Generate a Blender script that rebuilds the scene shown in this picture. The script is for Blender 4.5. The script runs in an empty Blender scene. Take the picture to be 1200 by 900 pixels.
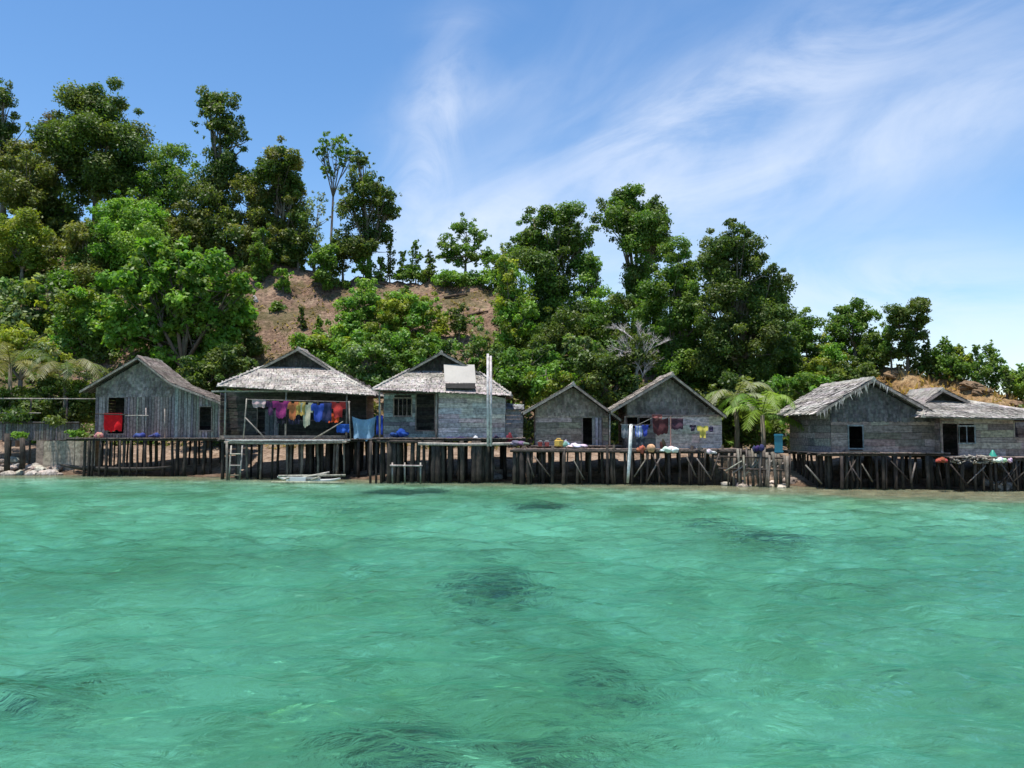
import bpy, bmesh, math, random
import numpy as np
from mathutils import Vector

R = random.Random(7)
RN = np.random.default_rng(11)
sc = bpy.context.scene
COL = sc.collection
F = 942.0
CAMZ = 2.9
PITCH = math.atan(55 / F)

# ------------------------------------------------------------------ survey helpers
def P(px, py, Y):
    """world point seen at survey position (px,py) at distance Y from the boat"""
    u, v = (px - 600) / F, (450 - py) / F
    fwd = math.cos(PITCH) - math.sin(PITCH) * v
    up = math.sin(PITCH) + math.cos(PITCH) * v
    s = Y / fwd
    return Vector((u * s, Y, CAMZ + up * s))
def XZ(px, py, Y):
    p = P(px, py, Y); return p.x, p.z

# ------------------------------------------------------------------ numeric noise
def _hash(ix, iy, seed):
    n = (ix.astype(np.int64) * 374761393 + iy.astype(np.int64) * 668265263 + seed * 1442695041) & 0xffffffff
    n = ((n ^ (n >> 13)) * 1274126177) & 0xffffffff
    return ((n ^ (n >> 16)) & 0xffff) / 65535.0
def vnoise(x, y, seed=0):
    x = np.asarray(x, float); y = np.asarray(y, float)
    ix, iy = np.floor(x), np.floor(y); fx, fy = x - ix, y - iy
    fx = fx * fx * fx * (fx * (fx * 6 - 15) + 10); fy = fy * fy * fy * (fy * (fy * 6 - 15) + 10)
    a = _hash(ix, iy, seed); b = _hash(ix + 1, iy, seed); c = _hash(ix, iy + 1, seed); d = _hash(ix + 1, iy + 1, seed)
    return (a * (1 - fx) + b * fx) * (1 - fy) + (c * (1 - fx) + d * fx) * fy
def fbm(x, y, seed=0, oct=4):
    t, a, s = 0, .5, 0
    for k in range(oct):
        t = t + a * vnoise(np.asarray(x) * 2 ** k, np.asarray(y) * 2 ** k, seed + k * 17); s += a; a *= .5
    return t / s - .5

# ------------------------------------------------------------------ terrain
SX = [-130, -45, -33, -26, -13, -3, 7, 15, 19, 25, 40, 130]
SY = [56, 54, 53, 52.6, 49.2, 46.3, 44.6, 42.6, 40.6, 39.2, 38, 34]
CX = [-130, -57, -37, -17.6, -4.3, 8, 19, 27, 29, 33, 37, 60, 130]
CYc = [98, 92, 88, 84, 82, 78, 72, 64, 60, 58, 57, 55, 50]
CZ = [27, 27, 25, 19.2, 18.4, 13.5, 10, 7.9, 7.9, 6.6, 5.0, 3.5, 3]
def shore(X):
    X = np.asarray(X, float)
    return np.interp(X, SX, SY) + (vnoise(X / 2.3, X * 0, 91) - .5) * .9 + (vnoise(X / .7, X * 0, 92) - .5) * .35
def ground(X, Y):
    X = np.asarray(X, float); Y = np.asarray(Y, float)
    s = shore(X); v = Y - s
    yc, zc = np.interp(X, CX, CYc), np.interp(X, CX, CZ)
    # sea side
    deep = np.interp(v, [-200, -42, -30, -14, -7, -3.2, -1.6, 0], [-6, -2.6, -2.8, -2.5, -1.9, -.75, -.3, -.06])
    reef = np.interp(v, [-200, -42, -30, -14, -9, -5.6, -3, 0], [-6, -2.6, -2.8, -2.4, -1.6, -.36, -.18, -.05])
    k = np.clip((X - 1) / 14, 0, 1)
    sea = deep * (1 - k) + reef * k
    sea = sea + np.where(v < -4, fbm(X / 5, Y / 5, 3) * .5, 0) * np.clip(-v / 12, 0, 1)
    # land side
    hb = 9.5
    zb = np.where(v < 7, np.interp(v, [0, 3, 7], [-.06, .55, 1.5]), 1.5 + (np.minimum(v, hb) - 7) * .12)
    t = np.clip((v - hb) / np.maximum(yc - s - hb, 3), 0, 1)
    hill = (zc - 1.8) * (t * .82 + .18 * t * t * (3 - 2 * t))
    past = np.clip((Y - yc) / 40, 0, 1)
    land = zb + hill * (1 - .75 * past)
    gul = np.abs(fbm(X / 3.5 + Y * .05, Y / 14, 21, 3)) * 2
    land = land - np.clip(.5 - gul, 0, .5) * 1.3 * np.clip((v - 11) / 6, 0, 1)
    land = land + fbm(X / 6, Y / 6, 9) * 1.5 * np.clip((v - 9) / 8, 0, 1) + fbm(X / 1.3, Y / 1.3, 5) * .22 * np.clip(v / 3, 0, 1)
    return np.where(v < 0, sea, land)
def gz(x, y): return float(ground(np.array([x]), np.array([y]))[0])
def hit(px, py, y0=52, y1=110):
    """where the hillside is seen at (px,py); the crest if the line passes above it"""
    Ys = np.arange(y0, y1, .4)
    pts = [P(px, py, y) for y in Ys]
    X = np.array([p.x for p in pts]); Z = np.array([p.z for p in pts])
    g = ground(X, Ys); below = np.nonzero((g >= Z) & (Ys > shore(X) + 8))[0]
    i = below[0] if len(below) else int(np.argmax((g - CAMZ) / Ys))
    return X[i], float(Ys[i]), float(g[i])

# ------------------------------------------------------------------ materials
def newmat(name):
    m = bpy.data.materials.new(name); m.use_nodes = True
    nt = m.node_tree; nt.nodes.clear()
    out = nt.nodes.new('ShaderNodeOutputMaterial')
    return m, nt, out
def N(nt, typ, **kw):
    n = nt.nodes.new(typ)
    for k, v in kw.items():
        if k in n.inputs.keys(): n.inputs[k].default_value = v
        else: setattr(n, k, v)
    return n
def ramp(nt, fac, stops):
    r = nt.nodes.new('ShaderNodeValToRGB'); cr = r.color_ramp
    while len(cr.elements) < len(stops): cr.elements.new(.5)
    for e, (p, c) in zip(cr.elements, stops):
        e.position = p; e.color = (*c, 1) if len(c) == 3 else c
    nt.links.new(fac, r.inputs[0]); return r.outputs[0]
def mul(nt, a, b, fac=1.0, mode='MULTIPLY'):
    m = nt.nodes.new('ShaderNodeMix'); m.data_type = 'RGBA'; m.blend_type = mode
    m.inputs[0].default_value = fac
    nt.links.new(a, m.inputs[6]); nt.links.new(b, m.inputs[7]); return m.outputs[2]

def tinted(name, rough=.85, scale=(3, 3, 3), lo=.55, hi=1.35, bump=.3, spec=.25, detail=6, fine=None):
    """per-piece colour from the mesh, weathered by noise"""
    m, nt, out = newmat(name)
    at = N(nt, 'ShaderNodeAttribute', attribute_name='tint')
    tc = N(nt, 'ShaderNodeNewGeometry')
    mp = N(nt, 'ShaderNodeMapping'); mp.inputs['Scale'].default_value = scale
    nt.links.new(tc.outputs['Position'], mp.inputs['Vector'])
    nz = N(nt, 'ShaderNodeTexNoise', Scale=1.0, Detail=detail, Roughness=.65)
    nt.links.new(mp.outputs[0], nz.inputs['Vector'])
    c = mul(nt, at.outputs['Color'], ramp(nt, nz.outputs[0], [(.28, (lo,) * 3), (.72, (hi,) * 3)]))
    if fine:
        n2 = N(nt, 'ShaderNodeTexNoise', Scale=fine, Detail=3.0, Roughness=.7)
        nt.links.new(tc.outputs['Position'], n2.inputs['Vector'])
        c = mul(nt, c, ramp(nt, n2.outputs[0], [(.35, (.6,) * 3), (.62, (1.2,) * 3)]))
    if name == 'old wooden poles':          # wet and weedy below the tide mark
        sx = N(nt, 'ShaderNodeSeparateXYZ'); nt.links.new(tc.outputs['Position'], sx.inputs[0])
        c = mul(nt, c, ramp(nt, sx.outputs[2], [(0, (.42, .46, .36)), (.35, (.55, .58, .48)), (.62, (1, 1, 1))]))
    b = N(nt, 'ShaderNodeBsdfPrincipled', Roughness=rough)
    b.inputs['Specular IOR Level'].default_value = spec
    nt.links.new(c, b.inputs['Base Color'])
    if bump:
        bp = N(nt, 'ShaderNodeBump', Strength=bump, Distance=.03)
        nt.links.new(nz.outputs[0], bp.inputs['Height']); nt.links.new(bp.outputs[0], b.inputs['Normal'])
    nt.links.new(b.outputs[0], out.inputs[0])
    return m

MAT = {}
MAT['plank_h'] = tinted('weathered boards laid flat', .85, (1.3, 4, 22), .5, 1.4, .35, fine=6)
MAT['plank_v'] = tinted('weathered boards upright', .85, (22, 22, 1.3), .5, 1.4, .35, fine=6)
MAT['thatch'] = tinted('sago leaf thatch', .95, (7, 7, 7), .6, 1.35, .3, .1, fine=1.1)
MAT['pole'] = tinted('old wooden poles', .9, (14, 14, 2.5), .5, 1.35, .4, fine=3)
MAT['stone'] = tinted('shore stone', .9, (4, 4, 4), .55, 1.3, .6, fine=9)
MAT['concrete'] = tinted('concrete', .9, (1.2, 1.2, 3), .6, 1.2, .3, fine=5)
MAT['cloth'] = tinted('cotton cloth', .9, (5, 5, 5), .8, 1.15, .2, .1)
MAT['plastic'] = tinted('plastic', .45, (6, 6, 6), .85, 1.1, .05, .5)
MAT['bark'] = tinted('bark', .95, (5, 5, 2), .55, 1.4, .5, .1)
MAT['sheet'] = tinted('pale roofing sheet', .6, (1.5, 1.5, 1.5), .85, 1.08, .1, .4)

def foliage():
    m, nt, out = newmat('foliage')
    at = N(nt, 'ShaderNodeAttribute', attribute_name='tint')
    b = N(nt, 'ShaderNodeBsdfPrincipled', Roughness=.5)
    b.inputs['Specular IOR Level'].default_value = .35
    nt.links.new(at.outputs['Color'], b.inputs['Base Color'])
    tl = N(nt, 'ShaderNodeBsdfTranslucent')
    bright = N(nt, 'ShaderNodeRGB'); bright.outputs[0].default_value = (1.5, 1.6, .7, 1)
    nt.links.new(mul(nt, at.outputs['Color'], bright.outputs[0]), tl.inputs['Color'])
    mx = N(nt, 'ShaderNodeMixShader', Fac=.4)
    nt.links.new(b.outputs[0], mx.inputs[1]); nt.links.new(tl.outputs[0], mx.inputs[2])
    nt.links.new(mx.outputs[0], out.inputs[0]); return m
MAT['leaf'] = foliage()

def hill_mat():
    m, nt, out = newmat('hillside soil')
    g = N(nt, 'ShaderNodeNewGeometry')
    def nz(s, d=6.0, r=.6):
        n = N(nt, 'ShaderNodeTexNoise', Scale=s, Detail=d, Roughness=r); nt.links.new(g.outputs['Position'], n.inputs['Vector']); return n.outputs[0]
    soil = ramp(nt, nz(.5, 8, .7), [(.28, (.11, .064, .042)), (.45, (.205, .133, .095)), (.58, (.275, .188, .135)), (.74, (.36, .28, .19))])
    spec = ramp(nt, nz(3.2, 5, .75), [(.36, (.35, .33, .3)), (.5, (1, 1, 1)), (.66, (1.45, 1.4, 1.3))])
    soil = mul(nt, soil, spec)
    green = N(nt, 'ShaderNodeMix'); green.data_type = 'RGBA'
    gm = ramp(nt, nz(.34, 6, .65), [(.48, (0, 0, 0)), (.60, (.65, .65, .65))])
    nt.links.new(gm, green.inputs[0]); nt.links.new(soil, green.inputs[6]); green.inputs[7].default_value = (.085, .085, .03, 1)
    # drier, straw-coloured ground towards the low spur on the east side
    sx = N(nt, 'ShaderNodeSeparateXYZ'); nt.links.new(g.outputs['Position'], sx.inputs[0])
    mr = N(nt, 'ShaderNodeMapRange'); mr.inputs[1].default_value = 21; mr.inputs[2].default_value = 26
    nt.links.new(sx.outputs[0], mr.inputs[0])
    dry = mul(nt, ramp(nt, nz(.6, 8, .7), [(.3, (.11, .07, .04)), (.5, (.28, .175, .085)), (.7, (.42, .31, .18))]), spec)
    e = N(nt, 'ShaderNodeMix'); e.data_type = 'RGBA'
    nt.links.new(mr.outputs[0], e.inputs[0]); nt.links.new(green.outputs[2], e.inputs[6]); nt.links.new(dry, e.inputs[7])
    # sandy shore near the water
    mz = N(nt, 'ShaderNodeMapRange'); mz.inputs[1].default_value = 1.25; mz.inputs[2].default_value = 2.2
    nt.links.new(sx.outputs[2], mz.inputs[0])
    sand = mul(nt, ramp(nt, nz(.8, 8, .7), [(.3, (.20, .135, .095)), (.55, (.34, .25, .19)), (.75, (.46, .37, .30))]), spec, .6)
    h = N(nt, 'ShaderNodeMix'); h.data_type = 'RGBA'
    nt.links.new(mz.outputs[0], h.inputs[0]); nt.links.new(sand, h.inputs[6]); nt.links.new(e.outputs[2], h.inputs[7])
    wet = ramp(nt, sx.outputs[2], [(.0, (.42, .38, .34)), (.16, (.5, .46, .42)), (.34, (1, 1, 1))])
    b = N(nt, 'ShaderNodeBsdfPrincipled', Roughness=.95); b.inputs['Specular IOR Level'].default_value = .1
    nt.links.new(mul(nt, h.outputs[2], wet), b.inputs['Base Color'])
    bp = N(nt, 'ShaderNodeBump', Strength=1.0, Distance=.4); nt.links.new(nz(2.2, 8, .7), bp.inputs['Height']); nt.links.new(bp.outputs[0], b.inputs['Normal'])
    nt.links.new(b.outputs[0], out.inputs[0]); return m

def seabed_mat():
    m, nt, out = newmat('coral sand')
    g = N(nt, 'ShaderNodeNewGeometry')
    def nz(s, d=6.0, r=.6, dist=0.0):
        n = N(nt, 'ShaderNodeTexNoise', Scale=s, Detail=d, Roughness=r, Distortion=dist); nt.links.new(g.outputs['Position'], n.inputs['Vector']); return n.outputs[0]
    sand = ramp(nt, nz(.55, 8, .62), [(.3, (.44, .41, .31)), (.5, (.62, .585, .49)), (.7, (.74, .71, .61))])
    weed = ramp(nt, nz(.17, 8, .66, .8), [(.30, (1.25, 1.22, 1.15)), (.46, (1, 1, 1)), (.56, (.66, .70, .54)), (.68, (.38, .44, .30))])
    c = mul(nt, sand, weed)
    spots = ramp(nt, nz(.9, 7, .7, .6), [(.36, (.26, .30, .20)), (.45, (.62, .66, .44)), (.52, (1, 1, .95)), (.64, (1.3, 1.3, 1.25))])
    c = mul(nt, c, spots)
    # brown reef flat where the water is only ankle deep
    sx = N(nt, 'ShaderNodeSeparateXYZ'); nt.links.new(g.outputs['Position'], sx.inputs[0])
    mz = N(nt, 'ShaderNodeMapRange'); mz.inputs[1].default_value = -.9; mz.inputs[2].default_value = -.35
    nt.links.new(sx.outputs[2], mz.inputs[0])
    brown = ramp(nt, nz(1.1, 8, .7), [(.3, (.16, .09, .05)), (.5, (.34, .22, .13)), (.7, (.48, .36, .24))])
    h = N(nt, 'ShaderNodeMix'); h.data_type = 'RGBA'
    nt.links.new(mz.outputs[0], h.inputs[0]); nt.links.new(c, h.inputs[6]); nt.links.new(brown, h.inputs[7])
    b = N(nt, 'ShaderNodeBsdfPrincipled', Roughness=.95); b.inputs['Specular IOR Level'].default_value = 0
    nt.links.new(h.outputs[2], b.inputs['Base Color']); nt.links.new(b.outputs[0], out.inputs[0]); return m

def water_mat():
    m, nt, out = newmat('clear lagoon water')
    g = N(nt, 'ShaderNodeNewGeometry')
    mp = N(nt, 'ShaderNodeMapping'); mp.inputs['Scale'].default_value = (1, 1.5, 1); mp.inputs['Rotation'].default_value = (0, 0, .22)
    nt.links.new(g.outputs['Position'], mp.inputs['Vector'])
    a = N(nt, 'ShaderNodeTexNoise', Scale=3.0, Detail=6.0, Roughness=.6, Distortion=.8); nt.links.new(mp.outputs[0], a.inputs['Vector'])
    bp = N(nt, 'ShaderNodeBump', Strength=1.0, Distance=.075); nt.links.new(a.outputs[0], bp.inputs['Height'])
    at = N(nt, 'ShaderNodeAttribute', attribute_name='tint')      # clearness: how much light this depth of water lets through
    gl = N(nt, 'ShaderNodeBsdfGlass', IOR=1.33, Roughness=0.0)
    nt.links.new(at.outputs['Color'], gl.inputs['Color']); nt.links.new(bp.outputs[0], gl.inputs['Normal'])
    # fine suspended matter scatters a share of the light back before it reaches the bottom
    df = N(nt, 'ShaderNodeBsdfDiffuse'); nt.links.new(bp.outputs[0], df.inputs['Normal'])
    sq = N(nt, 'ShaderNodeMix'); sq.data_type = 'RGBA'; sq.blend_type = 'MULTIPLY'; sq.inputs[0].default_value = 1
    nt.links.new(at.outputs['Color'], sq.inputs[6]); sq.inputs[7].default_value = (.20, .36, .27, 1); nt.links.new(sq.outputs[2], df.inputs['Color'])
    mx = N(nt, 'ShaderNodeMixShader', Fac=.10); nt.links.new(gl.outputs[0], mx.inputs[1]); nt.links.new(df.outputs[0], mx.inputs[2])
    nt.links.new(mx.outputs[0], out.inputs[0])
    return m

# ------------------------------------------------------------------ mesh builder
class MB:
    def __init__(s): s.v = []; s.f = []; s.c = []
    def add(s, verts, faces, col):
        o = len(s.v); s.v.extend([tuple(p) for p in verts])
        s.f.extend([tuple(i + o for i in f) for f in faces]); s.c.extend([col] * len(faces))
    def prism(s, quad, off, col):
        off = Vector(off); q = [Vector(p) for p in quad]; n = len(q)
        vs = q + [p + off for p in q]
        fs = [tuple(range(n))[::-1], tuple(range(n, 2 * n))] + [(i, (i + 1) % n, n + (i + 1) % n, n + i) for i in range(n)]
        s.add(vs, fs, col)
    def box(s, c, d, col, rz=0.0, ry=0.0):
        x, y, z = d[0] / 2, d[1] / 2, d[2] / 2; c = Vector(c); vs = []
        for sx, sy, sz in ((-1,-1,-1),(1,-1,-1),(1,1,-1),(-1,1,-1),(-1,-1,1),(1,-1,1),(1,1,1),(-1,1,1)):
            p = Vector((sx * x, sy * y, sz * z))
            if ry: p = Vector((p.x * math.cos(ry) + p.z * math.sin(ry), p.y, -p.x * math.sin(ry) + p.z * math.cos(ry)))
            if rz: p = Vector((p.x * math.cos(rz) - p.y * math.sin(rz), p.x * math.sin(rz) + p.y * math.cos(rz), p.z))
            vs.append(c + p)
        s.add(vs, [(0,3,2,1),(4,5,6,7),(0,1,5,4),(1,2,6,5),(2,3,7,6),(3,0,4,7)], col)
    def tube(s, pts, rad, col, n=7, caps=True):
        pts = [Vector(p) for p in pts]
        if not hasattr(rad, '__len__'): rad = [rad] * len(pts)
        vs = []; 
        for i, p in enumerate(pts):
            d = (pts[min(i + 1, len(pts) - 1)] - pts[max(i - 1, 0)]).normalized()
            a = d.cross(Vector((.31, .93, .17))).normalized(); b = d.cross(a)
            for k in range(n):
                t = 2 * math.pi * k / n; vs.append(p + (a * math.cos(t) + b * math.sin(t)) * rad[i])
        fs = []
        for i in range(len(pts) - 1):
            for k in range(n):
                fs.append((i*n+k, i*n+(k+1)%n, (i+1)*n+(k+1)%n, (i+1)*n+k))
        if caps: fs += [tuple(range(n))[::-1], tuple(range((len(pts)-1)*n, len(pts)*n))]
        s.add(vs, fs, col)
    def lathe(s, c, prof, col, n=14):
        c = Vector(c); vs = []
        for r, z in prof:
            for k in range(n):
                t = 2 * math.pi * k / n; vs.append(c + Vector((r * math.cos(t), r * math.sin(t), z)))
        fs = []
        for i in range(len(prof) - 1):
            for k in range(n): fs.append((i*n+k, i*n+(k+1)%n, (i+1)*n+(k+1)%n, (i+1)*n+k))
        fs += [tuple(range(n))[::-1], tuple(range((len(prof)-1)*n, len(prof)*n))]
        s.add(vs, fs, col)
    def rock(s, c, r, col, seed, sub=2, rough=.35):
        bm = bmesh.new(); bmesh.ops.create_icosphere(bm, subdivisions=sub, radius=1)
        vs = [v.co.copy() for v in bm.verts]; bm.verts.index_update()
        fs = [tuple(v.index for v in f.verts) for f in bm.faces]; bm.free()
        a = np.array(vs)
        d = 1 + rough * 2 * fbm(a[:, 0] * 1.3 + seed * 3.1 + a[:, 2], a[:, 1] * 1.3 + seed * 1.7 - a[:, 2] * .6, seed, 3)
        a = a * d[:, None] * np.array(r); s.add([Vector(c) + Vector(p) for p in a], fs, col)
    def build(s, name, mat, parent=None, base=None, smooth=False):
        b = Vector(parent['_base']) if parent is not None else Vector(base if base is not None else (0, 0, 0))
        me = bpy.data.meshes.new(name)
        me.from_pydata([Vector(p) - b for p in s.v], [], s.f)
        at = me.attributes.new('tint', 'FLOAT_COLOR', 'FACE')
        at.data.foreach_set('color', np.array([(*c, 1) for c in s.c], 'f').ravel())
        me.materials.append(MAT[mat] if isinstance(mat, str) else mat)
        if smooth: me.polygons.foreach_set('use_smooth', [True] * len(me.polygons))
        o = bpy.data.objects.new(name, me); COL.objects.link(o); o['_base'] = tuple(b)
        if parent is not None: o.parent = parent
        else: o.location = b
        return o

def fastmesh(name, V, Q, C, mat, parent=None, base=(0, 0, 0), smooth=False):
    """V (n,3), Q (m,k) faces, C (m,3) face colours"""
    b = np.array(parent['_base']) if parent is not None else np.array(base)
    me = bpy.data.meshes.new(name); m, k = Q.shape
    me.vertices.add(len(V)); me.vertices.foreach_set('co', (V - b).astype('f').ravel())
    me.loops.add(m * k); me.loops.foreach_set('vertex_index', Q.astype('i').ravel())
    me.polygons.add(m); me.polygons.foreach_set('loop_start', np.arange(0, m * k, k, dtype='i'))
    if smooth: me.polygons.foreach_set('use_smooth', np.ones(m, bool))
    me.update(calc_edges=True)
    if C is not None:
        at = me.attributes.new('tint', 'FLOAT_COLOR', 'FACE')
        at.data.foreach_set('color', np.concatenate([C, np.ones((m, 1))], 1).astype('f').ravel())
    me.materials.append(MAT[mat] if isinstance(mat, str) else mat)
    o = bpy.data.objects.new(name, me); COL.objects.link(o); o['_base'] = tuple(float(x) for x in b)
    if parent is not None: o.parent = parent
    else: o.location = b
    return o

def thing(name, label, cat, base, group=None):
    o = bpy.data.objects.new(name, None); COL.objects.link(o); o.location = base; o['_base'] = tuple(base)
    o.empty_display_size = .3
    return tag(o, label, cat, group)
def tag(o, label, cat, group=None, kind=None):
    o['label'] = label; o['category'] = cat
    if group: o['group'] = group
    if kind: o['kind'] = kind
    return o
def vary(c, k=.18, h=.05):
    f = 1 + R.uniform(-k, k)
    return tuple(max(.004, x * f * (1 + R.uniform(-h, h))) for x in c)

# ------------------------------------------------------------------ camera, sun, sky
cam = bpy.data.cameras.new('camera'); co = bpy.data.objects.new('camera', cam); COL.objects.link(co)
co.location = (0, 0, CAMZ); co.rotation_euler = (math.pi / 2 + PITCH, 0, 0)
cam.sensor_width = 36; cam.lens = 36 * F / 1200; cam.clip_end = 2000; cam.clip_start = .1
sc.camera = co
SUN = Vector((-.12, -.13, .985)).normalized()
sl = bpy.data.lights.new('sun', 'SUN'); so = bpy.data.objects.new('sun', sl); COL.objects.link(so)
sl.energy = 4.6; sl.angle = math.radians(.53); sl.color = (1, .96, .89)
so.rotation_euler = (-SUN).to_track_quat('-Z', 'Y').to_euler(); so.location = (0, 0, 60)

def world():
    w = bpy.data.worlds.new('World'); sc.world = w; w.use_nodes = True
    nt = w.node_tree; nt.nodes.clear()
    out = nt.nodes.new('ShaderNodeOutputWorld'); bg = nt.nodes.new('ShaderNodeBackground'); bg.inputs[1].default_value = .13
    sky = nt.nodes.new('ShaderNodeTexSky'); sky.sky_type = 'NISHITA'; sky.sun_disc = False
    sky.sun_elevation = math.asin(SUN.z); sky.sun_rotation = math.atan2(SUN.x, SUN.y)
    sky.air_density = 1.0; sky.dust_density = .3; sky.ozone_density = 2.2; sky.altitude = 0
    tc = nt.nodes.new('ShaderNodeTexCoord'); sp = nt.nodes.new('ShaderNodeSeparateXYZ'); nt.links.new(tc.outputs['Generated'], sp.inputs[0])
    def M(op, a, b=None, clamp=False):
        n = nt.nodes.new('ShaderNodeMath'); n.operation = op; n.use_clamp = clamp
        for i, x in enumerate((a, b)):
            if x is None: continue
            if isinstance(x, (int, float)): n.inputs[i].default_value = x
            else: nt.links.new(x, n.inputs[i])
        return n.outputs[0]
    y = M('MAXIMUM', sp.outputs[1], .08)
    s, t = M('DIVIDE', sp.outputs[0], y), M('DIVIDE', sp.outputs[2], y)
    def streak(s0, t0, th, L, W, amp, ku, kv, seed, lo=.42, hi=.7):
        c, n_ = math.cos(th), math.sin(th)
        ds, dt = M('SUBTRACT', s, s0), M('SUBTRACT', t, t0)
        u = M('ADD', M('MULTIPLY', ds, c), M('MULTIPLY', dt, n_)); v = M('SUBTRACT', M('MULTIPLY', dt, c), M('MULTIPLY', ds, n_))
        e = M('ADD', M('POWER', M('DIVIDE', M('ABSOLUTE', u), L), 2), M('POWER', M('DIVIDE', M('ABSOLUTE', v), W), 2))
        mask = M('POWER', 2.718, M('MULTIPLY', e, -1))
        cb = nt.nodes.new('ShaderNodeCombineXYZ'); nt.links.new(M('MULTIPLY', u, ku), cb.inputs[0]); nt.links.new(M('MULTIPLY', v, kv), cb.inputs[1]); cb.inputs[2].default_value = seed
        nz = nt.nodes.new('ShaderNodeTexNoise'); nz.inputs['Scale'].default_value = 1; nz.inputs['Detail'].default_value = 7; nz.inputs['Roughness'].default_value = .6; nz.inputs['Distortion'].default_value = 1.1
        nt.links.new(cb.outputs[0], nz.inputs['Vector'])
        mr = nt.nodes.new('ShaderNodeMapRange'); mr.inputs[1].default_value = lo; mr.inputs[2].default_value = hi; mr.interpolation_type = 'SMOOTHSTEP'
        nt.links.new(nz.outputs[0], mr.inputs[0])
        return M('MULTIPLY', M('MULTIPLY', mask, mr.outputs[0]), amp)
    parts = [
        streak(.30, .42, .44, .36, .065, .55, 2.6, 7, 1.3, .30, .66),      # long band rising to the upper right
        streak(.46, .36, .36, .40, .075, .48, 2.6, 7, 4.1, .22, .75),
        streak(.10, .27, .25, .30, .06, .55, 3, 8, 7.7, .28, .68),
        streak(-.105, .36, 1.35, .13, .04, .5, 6, 9, 2.9, .30, .66),     # the small upright wisp
        streak(-.06, .415, .25, .09, .035, .28, 6, 9, 3.3, .30, .66),
        streak(.47, .17, .02, .30, .07, .5, 3, 8, 5.2, .22, .62),
        streak(.60, .09, .0, .40, .07, .4, 3, 6, 8.8, .2, .6),
        streak(-.08, .22, .6, .12, .07, .6, 5, 8, 9.4, .25, .65),
        streak(-.06, .53, .1, .06, .02, .16, 5, 9, 6.1, .3, .7),
    ]
    parts.append(streak(.28, .30, .40, .55, .17, .26, 2.0, 5, 12.2, .25, .7)); parts.append(streak(.05, .33, .9, .3, .12, .12, 3, 6, 14.2, .3, .7))
    d = parts[0]
    for p in parts[1:]:
        d = M('SUBTRACT', M('ADD', d, p), M('MULTIPLY', d, p))
    d = M('MULTIPLY', d, 1.0, True)
    mx = nt.nodes.new('ShaderNodeMix'); mx.data_type = 'RGBA'
    nt.links.new(d, mx.inputs[0]); hs = nt.nodes.new('ShaderNodeHueSaturation'); hs.inputs['Saturation'].default_value = 1.2; nt.links.new(sky.outputs[0], hs.inputs['Color'])
    nt.links.new(hs.outputs[0], mx.inputs[6]); mx.inputs[7].default_value = (4.9, 5.25, 5.9, 1)
    nt.links.new(mx.outputs[2], bg.inputs[0]); nt.links.new(bg.outputs[0], out.inputs[0])
world()
sc.view_settings.view_transform = 'Standard'; sc.view_settings.look = 'None'; sc.view_settings.gamma = 1; sc.view_settings.exposure = .58
sc.render.engine = 'CYCLES'
sc.cycles.max_bounces = 8; sc.cycles.diffuse_bounces = 3; sc.cycles.glossy_bounces = 3; sc.cycles.transmission_bounces = 6
sc.cycles.transparent_max_bounces = 12; sc.cycles.sample_clamp_indirect = 3; sc.cycles.sample_clamp_direct = 8; sc.cycles.use_denoising = True; sc.cycles.denoising_input_passes = 'RGB_ALBEDO_NORMAL'; sc.cycles.denoising_prefilter = 'ACCURATE'

# ------------------------------------------------------------------ the setting: hillside, seabed, water
def grid_sheet(name, us, vs, zfun, mat):
    U, V = np.meshgrid(us, vs); Y = shore(U) + V; Z = zfun(U, Y)
    n, m = len(us), len(vs); pts = np.stack([U, Y, Z], -1).reshape(-1, 3)
    i = np.arange(n - 1)[None, :] + n * np.arange(m - 1)[:, None]; i = i.ravel()
    Q = np.stack([i, i + 1, i + n + 1, i + n], 1)
    o = fastmesh(name, pts, Q, None, mat, smooth=True); o['kind'] = 'structure'; return o
xs = np.concatenate([np.arange(-130, -62, 3), np.arange(-62, 48, .5), np.arange(48, 131, 3)])
grid_sheet('hillside', xs, np.concatenate([np.arange(0, 62, .45), np.arange(62, 400, 12)]), ground, hill_mat())
grid_sheet('seabed', xs, np.concatenate([np.arange(-150, -46, 6), np.arange(-46, .01, .5)]), ground, seabed_mat())

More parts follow.
